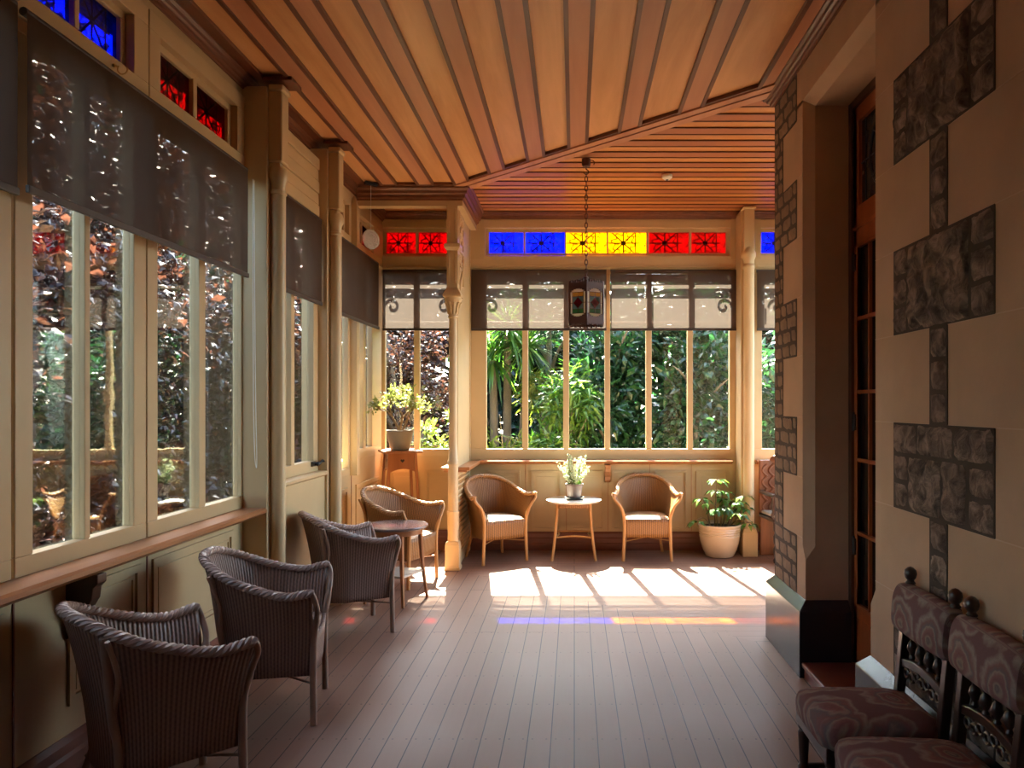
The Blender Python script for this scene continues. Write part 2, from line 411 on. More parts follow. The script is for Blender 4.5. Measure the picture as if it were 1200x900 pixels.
for i in range(len(edges) - 1):     # end mouldings of the panels, parallel to the mitre
    x0 = edges[i] + (.082 if i else .0); x1 = edges[i + 1] - (.082 if i < len(cx) else 0)
    if x1 < -1.0: off = 6.86; pts = [(x0, off - .035), (x1, off - .035), (x1, off - .012), (x0, off - .012)]; e2 = [(x0, off - .012), (x1, off - .012), (x1, 6.95), (x0, 6.95)]
    else:
        pts = [(x0, yend(x0) - .145), (x1, yend(x1) - .145), (x1, yend(x1) - .120), (x0, yend(x0) - .120)]
        e2 = [(x0, yend(x0) - .12), (x1, yend(x1) - .12), (x1, yend(x1)), (x0, yend(x0))]
    b.prism(pts, 3.570, 3.60, 3); b.prism(e2, 3.577, 3.60, 1)
b.prism([(1.17, -1.8), (1.195, -1.8), (1.195, seamY(1.195) - .1), (1.17, seamY(1.17) - .1)], 3.570, 3.60, 3)
b.prism([(1.195, -1.8), (1.33, -1.8), (1.33, seamY(1.33) - .05), (1.195, seamY(1.195) - .05)], 3.578, 3.60, 1)
b.box(-2.05, -1.93, -1.8, 6.93, 3.572, 3.60, 3)
# mitre board
d = (SEAM1 - SEAM0).normalized(); n = Vector((-d.y, d.x))
for (o0, o1, z, m) in ((-.075, -.012, 3.566, 1), (-.012, .008, 3.572, 3), (.008, .085, 3.566, 1), (.085, .097, 3.574, 3)):
    A0 = SEAM0 - d * .12 + n * o0; A1 = SEAM0 - d * .12 + n * o1; B0 = SEAM1 + d * .10 + n * o0; B1 = SEAM1 + d * .10 + n * o1
    b.prism([tuple(A0), tuple(B0), tuple(B1), tuple(A1)], z, 3.60, m)
# far section: boards across
y = 4.96
while y < 7.86:
    x0 = (seamX(y) + .14) if y < 6.80 else -1.0
    x0b = (seamX(y + .12) + .14) if y + .12 < 6.80 else -1.0
    b.prism([(x0, y), (3.3, y), (3.3, y + .115), (x0b, y + .115)], 3.589, 3.60, 4)
    b.prism([(x0, y - .014), (3.3, y - .014), (3.3, y - .002), (x0, y - .002)], 3.585, 3.60, 3)
    b.prism([(x0b, y + .117), (3.3, y + .117), (3.3, y + .129), (x0b, y + .129)], 3.585, 3.60, 3)
    y += .262
for (y0, y1, m) in ((7.12, 7.25, 4), (7.27, 7.29, 3), (7.5, 7.52, 3), (7.53, 7.66, 4)):
    for (x0, x1) in ((-1.98, -1.62), (-1.58, -1.18)):
        b.box(x0, x1, y0, y1, 3.572, 3.60, m)
ceil = K(b.build('ceiling', [M['ceil_y'], M['ceil_batten_y'], M['ceil_x'], M['ceil_mould'], M['ceil_batten_x']], smooth=0))

# cornices
def cprof(z0, z1, out):
    h = z1 - z0
    return [(0, z0), (out * .12, z0), (out * .16, z0 + h * .12), (out * .34, z0 + h * .16), (out * .38, z0 + h * .34), (out * .55, z0 + h * .42), (out * .62, z0 + h * .60),
            (out * .82, z0 + h * .72), (out * .86, z0 + h * .86), (out, z0 + h * .90), (out, z1), (0, z1)]
b = MB(); b.molding([(3.2, YC), (XR, YC), (XR, -1.6)][::-1], cprof(3.515, 3.59, .075)); K(b.build('trim_1', M['cornice'], smooth=0))     # by the stone wall
b = MB(); b.molding([(XL, YB), (XL, -1.6)], cprof(3.50, 3.59, .065)); K(b.build('trim_2', M['cornice'], smooth=0))                 # above the long window wall
b = MB(); b.molding([(3.2, YB), (XL, YB)], cprof(3.53, 3.59, .10)); K(b.build('trim_3', M['cornice'], smooth=0))                  # above the end wall
b = MB(); b.molding([(-1.055, YB), (-1.055, 6.945), (XL + .02, 6.945)], cprof(3.455, 3.59, .10)[:-2] + [(.10, 3.59), (-.05, 3.59), (-.05, 3.455)], caps=True)
b.molding([(-1.055, YB), (-1.055, 6.945), (XL + .02, 6.945)], [(0, 3.405), (.012, 3.405), (.012, 3.456), (-.09, 3.456), (-.09, 3.405)], 1)
K(b.build('trim_4', [M['cornice'], M['cream']], smooth=0))                                                                         # beam over the alcove

# ---- left wall: panelled lower wall + piers + head
b = MB(TL)
b.box(-1.6, 8.0, .0, .15, 0, .912); b.box(6.79, 8.0, .0, .15, .912, 1.032); b.box(-1.6, .95, .0, .15, .905, 3.6)
b.box(-1.6, 8.0, .10, .15, 3.33, 3.6); b.box(.95, 8.0, .10, .15, 2.98, 3.07)
b.box(-1.6, 8.0, .005, .15, 3.40, 3.6)
for (u0, u1) in ((1.05, 1.75), (1.80, 2.66), (3.0, 3.5), (3.60, 4.45), (4.85, 5.55), (5.95, 6.7), (6.95, 7.8)):
    b.ringframe(u0, u1, .33, .80, .035, -.012, .001); b.ringframe(u0 + .05, u1 - .05, .38, .75, .012, -.007, .001)
for u in (1.0, 1.78, 2.71, 3.56, 6.82): b.box(u - .004, u + .004, -.004, .002, .22, .90, 1)
K(b.build('wall_left', [M['cream_wall'], M['brown_paint']], smooth=0))
bbp = [(0, 0), (.034, 0), (.034, .075), (.026, .085), (.026, .135), (.018, .15), (.018, .19), (.006, .215), (0, .215)]
b = MB(); b.molding([(XL, 4.60), (XL, -1.6)], bbp); b.molding([(XL, 5.70), (XL, 4.75)], bbp); b.molding([(-1.17, YB), (XL, YB), (XL, 5.86)], bbp); K(b.build('baseboard_left', M['brown_paint'], smooth=0))
b = MB(); b.molding([(3.2, YB), (-1.105, YB)], [(o, z * .9) for o, z in bbp]); K(b.build('baseboard_back', M['brown_paint'], smooth=0))

# ---- windows
def flatpane(bm, u0, u1, z0, z1, d, mat=0):
    bm.add([(u0, d, z0), (u1, d, z0), (u1, d, z1), (u0, d, z1)], [(0, 1, 2, 3)], mat, [[(0, 0), (1, 0), (1, 1), (0, 1)]])
    bm.add([(u0, d + .004, z0), (u1, d + .004, z0), (u1, d + .004, z1), (u0, d + .004, z1)], [(3, 2, 1, 0)], mat, [[(0, 1), (1, 1), (1, 0), (0, 0)]])
def window(name, T, u0, u1, panes, z0, zb, zt, z1, tr=(), ztr=(3.12, 3.33), gd=.04, bars=(), fd=.10):
    """sash from z0 to z1 with tall panes zb..zt; tr = [(ua, ub, colour)] coloured lights above"""
    root = structure(name)
    f = MB(T); f.box(u0, u1, 0, .055, z0, zb); f.bars(u0, u1, zb, zt, panes, 0, .055); f.box(u0, u1, 0, .055, zt, z1)
    for a, c in panes:
        f.ringframe(a - .012, c + .012, zb - .012, zt + .012, .013, gd - .02, gd + .012)
        for zz in bars: f.box(a, c, gd - .008, gd + .012, zz - .009, zz + .009)
    f.build('frame', M['cream'], root, bevel=.004, smooth=0)
    g = MB(T)
    for a, c in panes: flatpane(g, a, c, zb, zt, gd)
    g.build('glazing', M['glass'], root, smooth=0, recalc=False)
    if tr:
        ta = min(t[0] for t in tr); tb = max(t[1] for t in tr)
        f = MB(T); f.box(u0, u1, -.012, .06, z1, ztr[0] - .035); f.box(u0, u1, -.012, .06, ztr[1] + .03, ztr[1] + .12)
        f.bars(u0, u1, ztr[0] - .035, ztr[1] + .03, [(ta - .03, tb + .03)], -.012, .06)
        f.ringframe(ta - .035, tb + .035, ztr[0] - .04, ztr[1] + .035, .041, .03, .07)
        f.bars(ta, tb, ztr[0], ztr[1], [(t[0], t[1]) for t in tr], .025, .07)
        f.box(u0 + .02, u1 - .02, -.022, 0, z1 + .01, z1 + .03)
        f.build('transom_frame', M['cream'], root, bevel=.004, smooth=0)
        for cname in sorted({t[2] for t in tr}):
            g = MB(T)
            for t in tr:
                if t[2] == cname: flatpane(g, t[0], t[1], ztr[0], ztr[1], .05)
            tag(g.build('stained_glass', M['g_' + cname], root, smooth=0, recalc=False), cname + ' stained glass lights')
    return root
# long wall
window('window_1', TL, .95, 2.705, [(1.05, 1.42), (1.46, 1.80), (1.9, 2.22), (2.26, 2.61)], .91, .985, 2.93, 2.98, [(1.1, 1.6, 'yellow'), (1.63, 2.1, 'yellow'), (2.14, 2.6, 'blue')])
window('window_2', TL, 2.72, 3.556, [(2.813, 3.11), (3.145, 3.456)], .91, .985, 2.93, 2.98, [(2.77, 3.085, 'blue'), (3.115, 3.41, 'blue')], fd=.1)
window('window_3', TL, 3.565, 4.60, [(3.655, 4.058), (4.128, 4.573)], .91, .985, 2.93, 2.98, [(3.69, 4.045, 'red'), (4.085, 4.465, 'red')])
def TL4(p): return (-1.97 - p[1], p[0], p[2])
w4 = window('window_4', TL4, 4.74, 5.712, [(4.85, 5.17), (5.23, 5.61)], 1.04, 1.125, 2.93, 2.98)
f = MB(TL4)
for i in range(5): f.box(4.74, 5.712, -.012 + .006 * (i % 2), .05, 2.99 + i * .09, 2.99 + i * .09 + .086)
f.build('louvre_board', M['cream'], w4, bevel=.006, smooth=0)
f = MB(TL4); f.box(4.74, 5.712, -.05, .08, 0, 1.0); f.build('apron_panel', M['cream_wall'], w4, smooth=0)
f = MB(); f.tube([(-1.955, 5.60, 1.10), (-1.925, 5.60, 1.10), (-1.92, 5.66, 1.125), (-1.925, 5.70, 1.115)], .009, 8); f.sphere((-1.925, 5.57, 1.105), .016); f.box(-1.972, -1.955, 5.55, 5.62, 1.085, 1.12)
f.build('latch', M['black'], w4)
window('window_5', TL, 5.86, 6.79, [(5.95, 6.30), (6.38, 6.735)], .91, .97, 2.93, 2.98, [(5.98, 6.30, 'red'), (6.38, 6.70, 'red')])
window('window_6', TL, 6.87, 7.9, [(7.0, 7.225), (7.305, 7.53)], 1.03, 1.128, 2.93, 2.98, [(6.97, 7.24, 'violet'), (7.27, 7.52, 'red')])
# end wall
bb = [2.43, 2.83]
window('window_7', TB, -2.05, -1.17, [(-2.02, -1.714), (-1.653, -1.30)], 1.0, 1.076, 2.955, 3.0, [(-2.02, -1.70, 'red'), (-1.67, -1.36, 'red')], (3.173, 3.405), bars=bb)
P8 = [(-.939, -.556), (-.495, -.119), (-.057, .325), (.383, .766), (.827, 1.21), (1.267, 1.659)]
window('window_8', TB, -1.105, 1.797, P8, .965, 1.076, 2.955, 3.0,
       [(-.92, -.547, 'blue'), (-.522, -.103, 'blue'), (-.088, .346, 'yellow'), (.364, .772, 'yellow'), (.80, 1.23, 'red'), (1.255, 1.632, 'red')], (3.173, 3.405), bars=bb)
window('window_9', TB, 1.93, 3.2, [(2.005, 2.38), (2.44, 2.8), (2.86, 3.15)], .965, 1.076, 2.955, 3.0, [(2.0, 2.38, 'blue'), (2.42, 2.8, 'yellow'), (2.84, 3.14, 'red')], (3.173, 3.405), bars=bb)
# end wall masonry: lower panelling, head, piers
b = MB(TB)
b.box(-2.2, 3.3, 0, .12, 0, .97); b.box(-2.2, -1.10, 0, .12, .97, 1.002); b.box(-2.2, 3.3, -.005, .12, 3.50, 3.6); b.box(1.797, 1.93, -.01, .1, .9, 3.6); b.box(-1.17, -1.105, 0, .1, .9, 3.6)
b.box(-2.05, 3.2, .06, .1, 3.0, 3.12); b.box(-2.2, -2.05, 0, .12, .9, 3.6)
b.box(-1.105, -.965, -.014, .02, 3.10, 3.53); b.box(1.67, 1.80, -.014, .02, 3.10, 3.53); b.box(1.84, 1.99, -.014, .02, 3.10, 3.53)
for (x0, x1) in ((-.92, -.58), (-.46, -.14), (-.03, .31), (.41, .75), (.86, 1.20), (1.30, 1.63), (-1.95, -1.66), (-1.58, -1.25), (2.0, 2.4), (2.5, 2.9)):
    b.ringframe(x0, x1, .22, .84, .014, -.020, .001); b.ringframe(x0 + .016, x1 - .016, .236, .824, .010, -.009, .001); b.box(x0 + .06, x1 - .06, -.006, .001, .28, .78)
for x in (-.52, -.085, .36, .805, 1.25): b.box(x - .003, x + .003, -.003, .001, .2, .93, 1)
K(b.build('wall_back', [M['cream_wall'], M['rail_wood']], smooth=0))
# exterior eave fretwork seen through the screens
def scroll(bm, cx, cz, s, y):
    pts = []
    for i in range(40):
        t = i / 39 * 2.2 * pi; r = .085 * (1 - i / 48)
        pts.append((cx + s * (r * cos(t) - .03), y, cz + r * sin(t)))
    bm.tube(pts, .013, 6)
    pts = [(cx + s * (.05 - .17 * i / 10), y, cz + .10 + .05 * sin(i / 10 * pi)) for i in range(11)]
    bm.tube(pts, .011, 6)
    pts = [(cx + s * .085, y, cz - .02 - .022 * i) for i in range(8)]; bm.tube(pts, .010, 6)
b = MB()
for (c, s) in ((-.93, -1), (1.60, 1), (2.10, -1), (-1.36, 1), (-1.98, -1)): scroll(b, c, 2.74, s, 8.012)
b.box(-2.3, 3.3, 8.03, 8.05, 2.88, 2.96)
for px_ in (-2.2, -1.14, 1.85, 3.25): b.box(px_ - .05, px_ + .05, 8.06, 8.27, -.6, 2.96)
K(b.build('trim_17', M['plinth']))

b = MB(); b.box(-2.50, -2.2, -1.9, 8.05, 3.60, 3.70); b.box(-2.52, -2.49, -1.9, 8.05, 3.56, 3.72); K(b.build('trim_18', M['cream'], smooth=0))  # unseen left eave, added and sized to keep sun off the window frames
# ---- sill shelves
def shelfprof(z, out, th=.035): return [(0, z), (out - .012, z), (out, z - .010), (out, z - th + .008), (out - .012, z - th), (out - .03, z - th - .012), (out - .045, z - th - .016), (0, z - th - .016)]
b = MB(); b.molding([(XL - .005, 4.588), (XL - .005, .95)], shelfprof(.912, .155)); K(b.build('trim_5', M['rail_wood_y'], smooth=0))
b = MB(); b.molding([(-2.02, 5.706), (-2.02, 4.745)], shelfprof(1.045, .125)); K(b.build('trim_6', M['cream'], smooth=0))
b = MB(); b.molding([(1.67, YB), (-1.0, YB)], shelfprof(.962, .10, .03)); b.molding([(3.2, YB), (1.93, YB)], shelfprof(.962, .10, .03)); K(b.build('trim_7', M['rail_wood'], smooth=0))
b = MB(); b.box(-1.265, -.995, 7.05, 7.92, .925, .955); b.box(-1.24, -1.02, 7.06, 7.90, .905, .925); K(b.build('trim_8', M['rail_wood_y'], bevel=.006, smooth=0))
def bracket(name, loc, rz, mat, s=1.0):
    b = MB()
    pts = [(0, 0), (0.13, 0), (.13, -.035), (.11, -.055), (.105, -.10), (.075, -.15), (.045, -.175), (.04, -.23), (.015, -.255), (0, -.26)]
    b.loft([[(x * s, yy, z * s) for x, z in pts] for yy in (-.03, .03)]); o = K(b.build(name, mat, loc=loc, rot=(0, 0, rz), bevel=.004, smooth=0)); return o
bracket('trim_9', (XL, 3.02, .862), 0, M['door_dark'])
bracket('trim_10', (.355, YB, .912), -pi / 2, M['rail_wood'], .75)
# ---- veranda posts on the long wall
def wallpost(name, y, tall=True):
    root = structure(name, (0, 0, 0)); Y = y + .075
    f = MB(); f.box(-2.10, -1.90, y, y + .155, 0, 3.52); f.box(-2.06, -1.895, y + .03, y + .05, 0, 3.50); f.build('pier', M['cream'], root, bevel=.006, smooth=0)
    f = MB(); f.box(-1.905, -1.815, y + .02, y + .135, 3.06, 3.50); f.box(-1.90, -1.805, y + .01, y + .145, 3.50, 3.54); f.box(-1.90, -1.83, y + .03, y + .125, 3.02, 3.06); f.build('head_block', M['cream'], root, bevel=.012, smooth=0)
    f = MB(); f.lathe([(.045, .35), (.045, 2.86), (.052, 2.868), (.052, 2.885), (.044, 2.89), (.046, 2.93), (.060, 2.965), (.062, 2.99), (.052, 3.03)], 20, (-1.86, Y, 0)); f.build('shaft', M['cream'], root)
    f = MB(); f.box(-1.925, -1.795, y + .012, y + .142, 0, .28); f.loft([[(-1.86 + a * q, Y + c * q, z) for a, c in ((-1, -1), (1, -1), (1, 1), (-1, 1))] for z, q in ((.28, .06), (.33, .05), (.36, .046))]); f.build('plinth', M['cream'], root, bevel=.005, smooth=0)
    f = MB(); f.box(-1.93, -1.745, y - .005, y + .16, 3.555, 3.577); f.build('cap_shadow_plate', M['ceil_mould'], root, smooth=0)  # dark plate stands in for the shadow slot above the post
wallpost('trim_11', 4.59); wallpost('trim_12', 5.712)
f = MB(); f.box(-2.06, -1.985, 6.785, 6.87, .9, 3.34); f.loft([[(-2.0225 + a * q * .0375, 6.8275 + c * q * .0425, z) for a, c in ((-1, -1), (1, -1), (1, 1), (-1, 1))] for z, q in ((3.34, 1), (3.37, .9), (3.47, .12))]); K(f.build('trim_13', M['cream'], bevel=.004, smooth=0))

# ---- alcove end pier: post, short wall, lattice panel and carved brackets
root = structure('trim_14')
PX, PY = -1.14, 6.985
def sq(q, z): return [(PX + a * q, PY + c * q, z) for a, c in ((-1, -1), (1, -1), (1, 1), (-1, 1))]
f = MB(); f.loft([sq(.072, 0), sq(.072, .03), sq(.066, .035), sq(.066, .235), sq(.058, .26), sq(.05, .27)]); f.build('plinth', M['cream'], root, bevel=.005, smooth=0)
f = MB(); f.lathe([(.048, .26), (.052, .29), (.050, .33), (.054, .42), (.053, .52), (.056, .525), (.056, .545), (.050, .55), (.048, .58), (.047, .98), (.052, .985), (.052, 1.02), (.044, 1.03), (.040, 1.2), (.038, 2.36), (.046, 2.365), (.046, 2.385), (.040, 2.39), (.042, 2.42), (.052, 2.47), (.074, 2.52), (.082, 2.53), (.082, 2.56)], 22, (PX, PY, 0))
for k in range(10):    # acanthus leaves of the capital
    a = k * 2 * pi / 10; f.tube([(PX + cos(a) * r, PY + sin(a) * r, z) for r, z in ((.042, 2.40), (.050, 2.45), (.066, 2.50), (.080, 2.505))], [.010, .012, .010, .006], 6)
f.build('shaft', M['cream'], root)
f = MB(); f.loft([sq(.085, 2.555), sq(.085, 2.575), sq(.062, 2.62), sq(.055, 2.64)]); f.loft([sq(.052, 2.60), sq(.052, 3.02)]); f.loft([sq(.055, 2.99), sq(.075, 3.02), sq(.075, 3.05), sq(.052, 3.06)]); f.loft([sq(.052, 3.05), sq(.052, 3.41)])
for (z0, z1) in ((2.68, 2.96), (3.10, 3.38)):
    for q in (-1, 1): f.box(PX + q * .03 - .008, PX + q * .03 + .008, PY - .058, PY - .05, z0, z1); f.box(PX + .05, PX + .058, PY + q * .03 - .008, PY + q * .03 + .008, z0, z1)
f.build('head_block', M['cream'], root, bevel=.005, smooth=0)
f = MB(); f.box(-1.165, -1.11, 7.03, 7.93, .955, 3.42); f.box(-1.17, -1.105, 7.05, 7.10, .95, 3.41); f.box(-1.17, -1.105, 7.86, 7.93, .95, 3.41); f.build('short_wall', M['cream_wall'], root, smooth=0)
f = MB(); f.box(-1.165, -1.11, 7.04, 7.09, 0, .91); f.box(-1.165, -1.11, 7.86, 7.93, 0, .91); f.box(-1.165, -1.11, 7.09, 7.86, 0, .12); f.box(-1.165, -1.11, 7.09, 7.86, .86, .91); f.box(-1.15, -1.125, 7.09, 7.86, .1, .88)
for i in range(14):
    z = .14 + i * .052
    f.box(-1.166, -1.109, 7.09, 7.86, z, z + .016)
for i in range(12): f.box(-1.163, -1.112, 7.12 + i * .063, 7.132 + i * .063, .12, .87)
f.build('lattice_panel', M['cream'], root, smooth=0)
f = MB()                       # carved bracket
f.box(-1.112, -1.095, 7.06, 7.40, 3.02, 3.05); f.box(-1.112, -1.098, 7.37, 7.40, 2.72, 3.40); f.box(-1.112, -1.098, 7.06, 7.40, 3.375, 3.40)
def vol(cy, cz, r, s, t0=0):
    f.tube([(-1.10, cy + s * r * (1 - i / 34) * cos(t0 + i / 30 * 2 * pi * 1.3), cz + r * (1 - i / 34) * sin(t0 + i / 30 * 2 * pi * 1.3)) for i in range(31)], .011, 6)
for (cy, cz, r, s) in ((7.14, 3.30, .06, 1), (7.28, 3.30, .06, -1), (7.14, 3.14, .06, 1), (7.28, 3.14, .06, -1), (7.21, 3.22, .045, 1), (7.13, 2.94, .055, 1), (7.22, 2.88, .05, -1), (7.13, 2.82, .045, 1)): vol(cy, cz, r, s)
f.tube(bez([(-1.10, 7.36, 2.98), (-1.10, 7.26, 2.80), (-1.10, 7.16, 2.72), (-1.10, 7.09, 2.60)]), .014, 6)
f.build('carved_bracket', M['cream'], root)
# ---- right-hand veranda post on the end wall
root = structure('trim_15'); PX, PY = 1.79, 7.62
f = MB(); f.loft([sq(.076, 0), sq(.076, .24), sq(.066, .27), sq(.052, .29)]); f.build('plinth', M['cream'], root, bevel=.006, smooth=0)
f = MB(); f.lathe([(.055, .27), (.058, .31), (.052, .36), (.052, 2.93), (.060, 2.94), (.060, 2.975), (.050, 2.99), (.056, 3.03), (.074, 3.07), (.072, 3.10), (.05, 3.15), (.02, 3.18)], 22, (PX, PY, 0)); f.build('shaft', M['cream'], root)
f = MB(); f.box(1.72, 1.86, 7.66, 7.92, 0, 3.56); f.box(1.735, 1.845, 7.585, 7.67, 3.12, 3.55); f.box(1.725, 1.855, 7.56, 7.70, 3.545, 3.57); f.build('pier', M['cream'], root, bevel=.008, smooth=0)

# ---- stone wall
def chring(x_ch, y_edge, s, z, ch):   # ring for a jamb, s=+1: opening on the +Y side
    y0 = -1.6 if s > 0 else YC
    r = [(XR, y0, z), (1.66, y0, z), (1.66, y_edge, z), (XR + ch, y_edge, z), (XR, y_edge - s * ch, z)]
    return r
b = MB()
for (ye, s) in ((3.32, 1), (4.254, -1)):
    b.loft([chring(0, ye, s, z, ch) for z, ch in ((0, .002), (.66, .002), (.735, .055), (3.32, .055))])
    y0, y1 = (-1.6, 3.265) if s > 0 else (4.309, YC)
    b.box(XR, 1.66, y0, y1, 3.30, 3.60)
b.loft([[(x, y, z) for x, z in ((XR, 3.60), (XR, 3.315), (1.38, 3.262), (1.66, 3.262), (1.66, 3.60))] for y in (3.265, 4.309)])
b.box(1.60, 3.3, YC - .3, YC, 0, 3.6)
# joints between the dressed blocks
ZR = [(3.235, 3.60), (2.539, 2.889), (1.835, 2.182), (1.126, 1.476), (.42, .775)]
for z in [q for r in ZR for q in r if q < 3.5]:
    b.box(XR - .0012, XR, -1.6, 3.265, z - .002, z + .002, 1); b.box(XR - .0012, XR, 4.31, 4.42, z - .002, z + .002, 1)
# dark rubble panels
def stonecell(bm, y0, y1, z0, z1, mat, depth, amp, res=.022, gap=.004):
    y0 += gap; y1 -= gap; z0 += gap; z1 -= gap
    nu = max(3, int((y1 - y0) / res)); nv = max(3, int((z1 - z0) / res)); sd = rnd.random() * 50
    def fn(u, v):
        y = y0 + (y1 - y0) * u; z = z0 + (z1 - z0) * v; e = min(u, 1 - u) * (y1 - y0); e2 = min(v, 1 - v) * (z1 - z0)
        h = depth * (sst(-.002, .014, min(e, e2)) - .12); nn = noise.noise(Vector((y * 22, z * 22, sd))) + .5 * noise.noise(Vector((y * 50, z * 50, sd)))
        h += amp * 1.4 * nn * sst(0, .012, min(e, e2)); jy = .006 * noise.noise(Vector((z * 16, sd, 3))); jz = .006 * noise.noise(Vector((y * 16, sd, 9)))
        return (XR - .0015 - max(h, -.003), y + jy, z + jz)
    bm.grid(fn, nu, nv, mat)
def rubble(y0, y1, z0, z1, kind=0):
    b.box(XR - .003, XR, y0, y1, z0, z1, 2)
    w = y1 - y0; h = z1 - z0
    if kind == 0:
        for k in range(3):
            stonecell(b, y0, y0 + w * .20, z0 + h * k / 3, z0 + h * (k + 1) / 3, 3, .012, .007); stonecell(b, y1 - w * .17, y1, z0 + h * k / 3, z0 + h * (k + 1) / 3, 3, .012, .007)
        stonecell(b, y0 + w * .20, y1 - w * .17, z0, z1, 3, .018, .012)
    else:
        for a, c in ((0, .34), (.34, .72), (.72, 1)): stonecell(b, y0 + w * a, y0 + w * c, z1 - h * .36, z1, 3, .012, .008)
        for a, c in ((.22, .46), (.46, .82)): stonecell(b, y0 + w * a, y0 + w * c, z0, z0 + h * .64, 3, .014, .010)
        for k in range(2):
            stonecell(b, y0, y0 + w * .22, z0 + h * .32 * k, z0 + h * .32 * (k + 1), 3, .010, .006); stonecell(b, y1 - w * .18, y1, z0 + h * .32 * k, z0 + h * .32 * (k + 1), 3, .010, .006)
for i, (z0, z1) in enumerate(ZR):
    if z1 < 3.5: rubble(2.335, 3.074, z0, z1, 1 if i >= 3 else 0)
prev = 3.60
for (z0, z1) in ZR[1:]:
    b.box(XR - .003, XR, 2.632, 2.764, z1, prev, 2); n_ = 4 if prev > 3 else 3
    for k in range(n_): stonecell(b, 2.632, 2.764, z1 + (prev - z1) * k / n_, z1 + (prev - z1) * (k + 1) / n_, 3, .010, .006)
    prev = z0
# tan quoin bricks at the corner
def bricks(y0, y1, z0, z1, course, bw):
    b.box(XR - .003, XR, y0, y1, z0, z1, 2); n_ = max(1, round((z1 - z0) / course)); c = (z1 - z0) / n_
    for r in range(n_):
        y = y0; first = True
        while y < y1 - .01:
            w = bw * (.7 + .6 * rnd.random()) * (.6 if first and r % 2 else 1); first = False
            e = min(y + w, y1); e = y1 if y1 - e < .04 else e
            stonecell(b, y, e, z0 + r * c, z0 + (r + 1) * c, 4, .007, .003, .03, .003); y = e
prev = None
for (z0, z1) in ZR:
    bricks(4.417, YC - .004, z0, min(z1, 3.515), .085, .17)
    if prev: bricks(4.705, YC - .004, z1, prev, .085, .12)
    prev = z0
K(b.build('wall_right', [M['stone_smooth'], M['mortar'], M['mortar_dark'], M['rubble'], M['quoin']], smooth=30))
# black-painted plinth course
pp = [(0, 0), (.05, 0), (.05, .375), (0, .43), (-.03, .43), (-.03, 0)]
b = MB(); b.molding([(1.57, 3.322), (XR, 3.322), (XR, -1.6)][::-1], pp); b.molding([(3.2, YC), (XR, YC), (XR, 4.252), (1.57, 4.252)][::-1], pp)
K(b.build('baseboard_right', M['plinth'], bevel=.004, smooth=0))
b = MB(); b.box(1.30, 1.68, 3.375, 4.20, 0, .065); b.box(1.285, 1.68, 3.375, 4.20, .065, .092); K(b.build('trim_16', M['brown_paint'], bevel=.006, smooth=0))
# door
root = structure('door_1')
f = MB(); f.box(1.57, 1.66, 4.205, 4.256, .09, 3.262); f.box(1.57, 1.66, 3.318, 3.37, .09, 3.262); f.box(1.57, 1.66, 3.32, 4.256, 3.215, 3.265); f.build('frame', M['door_dark'], root, bevel=.004, smooth=0)
cols = [4.165 - .1615 * i for i in range(6)]; ROWS = [.42, .83, 1.24, 1.62, 2.03, 2.44]
f = MB()
TD = lambda p: (1.585 + p[1], p[0], p[2])
f.T = TD
f.box(4.165, 4.205, 0, .045, .10, 3.215); f.box(3.37, 3.358, 0, .045, .10, 3.215)
f.box(3.37, 4.205, 0, .045, .10, .42); f.bars(3.37, 4.205, .42, 2.44, [(cols[i + 1] + .015, cols[i] - .0) for i in range(5)], .004, .04)
f.box(3.37, 4.205, 0, .045, 2.44, 2.66); f.box(3.37, 4.205, 0, .045, 3.13, 3.215); f.bars(3.37, 4.205, 2.66, 3.13, [(3.45, 4.14)], 0, .045)
for z in ROWS: f.box(3.37, 4.165, 0.002, .042, z - .010, z + .010)
f.box(3.37, 4.205, -.008, .003, 2.53, 2.55); f.box(3.45, 4.14, -.006, .003, .14, .36)
leaf = f.build('leaf', M['door_wood'], root, bevel=.003, smooth=0)
k = NT('door_glass'); M['door_glass'] = k.done(k.n('MixShader', {0: .93, 1: k.n('BsdfTransparent', {'Color': (.6, .6, .6)}), 2: k.n('BsdfPrincipled', {'Base Color': (.012, .009, .008), 'Roughness': .06})}))  # near-black base stands in for the unlit hall behind the panes
k = NT('leadlight_glass'); v = k.coord(); M['leadlight'] = k.pbr(k.ramp(k.noise(v, 9, 2), [(.3, (.025, .026, .028)), (.7, (.09, .085, .085))]), .15)
f = MB(); f.box(1.607, 1.611, 3.37, 4.165, .42, 2.44); f.build('glazing', M['door_glass'], leaf, smooth=0)
f = MB(); f.box(1.605, 1.611, 3.45, 4.14, 2.66, 3.13); f.build('leadlight_pane', M['leadlight'], leaf, smooth=0)
f = MB(); cy, cz = 3.795, 2.895
for (ry, rz_) in ((.225, .215), (.16, .155)): f.tube([(1.602, cy + ry * cos(i / 40 * 2 * pi), cz + rz_ * sin(i / 40 * 2 * pi)) for i in range(41)], .006, 6)
for i in range(10):
    a = i / 10 * 2 * pi; f.tube([(1.602, cy + .16 * cos(a), cz + .155 * sin(a)), (1.602, cy + .225 * cos(a), cz + .215 * sin(a))], .004, 6)
for s in (-1, 1): f.tube([(1.602, cy + s * .29, 2.66), (1.602, cy + s * .29, 3.13)], .004, 6); f.tube([(1.602, cy + s * .225, cz), (1.602, cy + s * .345, cz)], .004, 6)
f.build('lead_came', M['black'], leaf)
f = MB(); f.lathe([(.001, .003), (.155, .003), (.155, -.003), (.001, -.003)], 28); f.build('rosette_pane', paint('rosette_glass', (.16, .07, .06), .5, .2), leaf, loc=(1.603, cy, cz), rot=(0, pi / 2, 0))
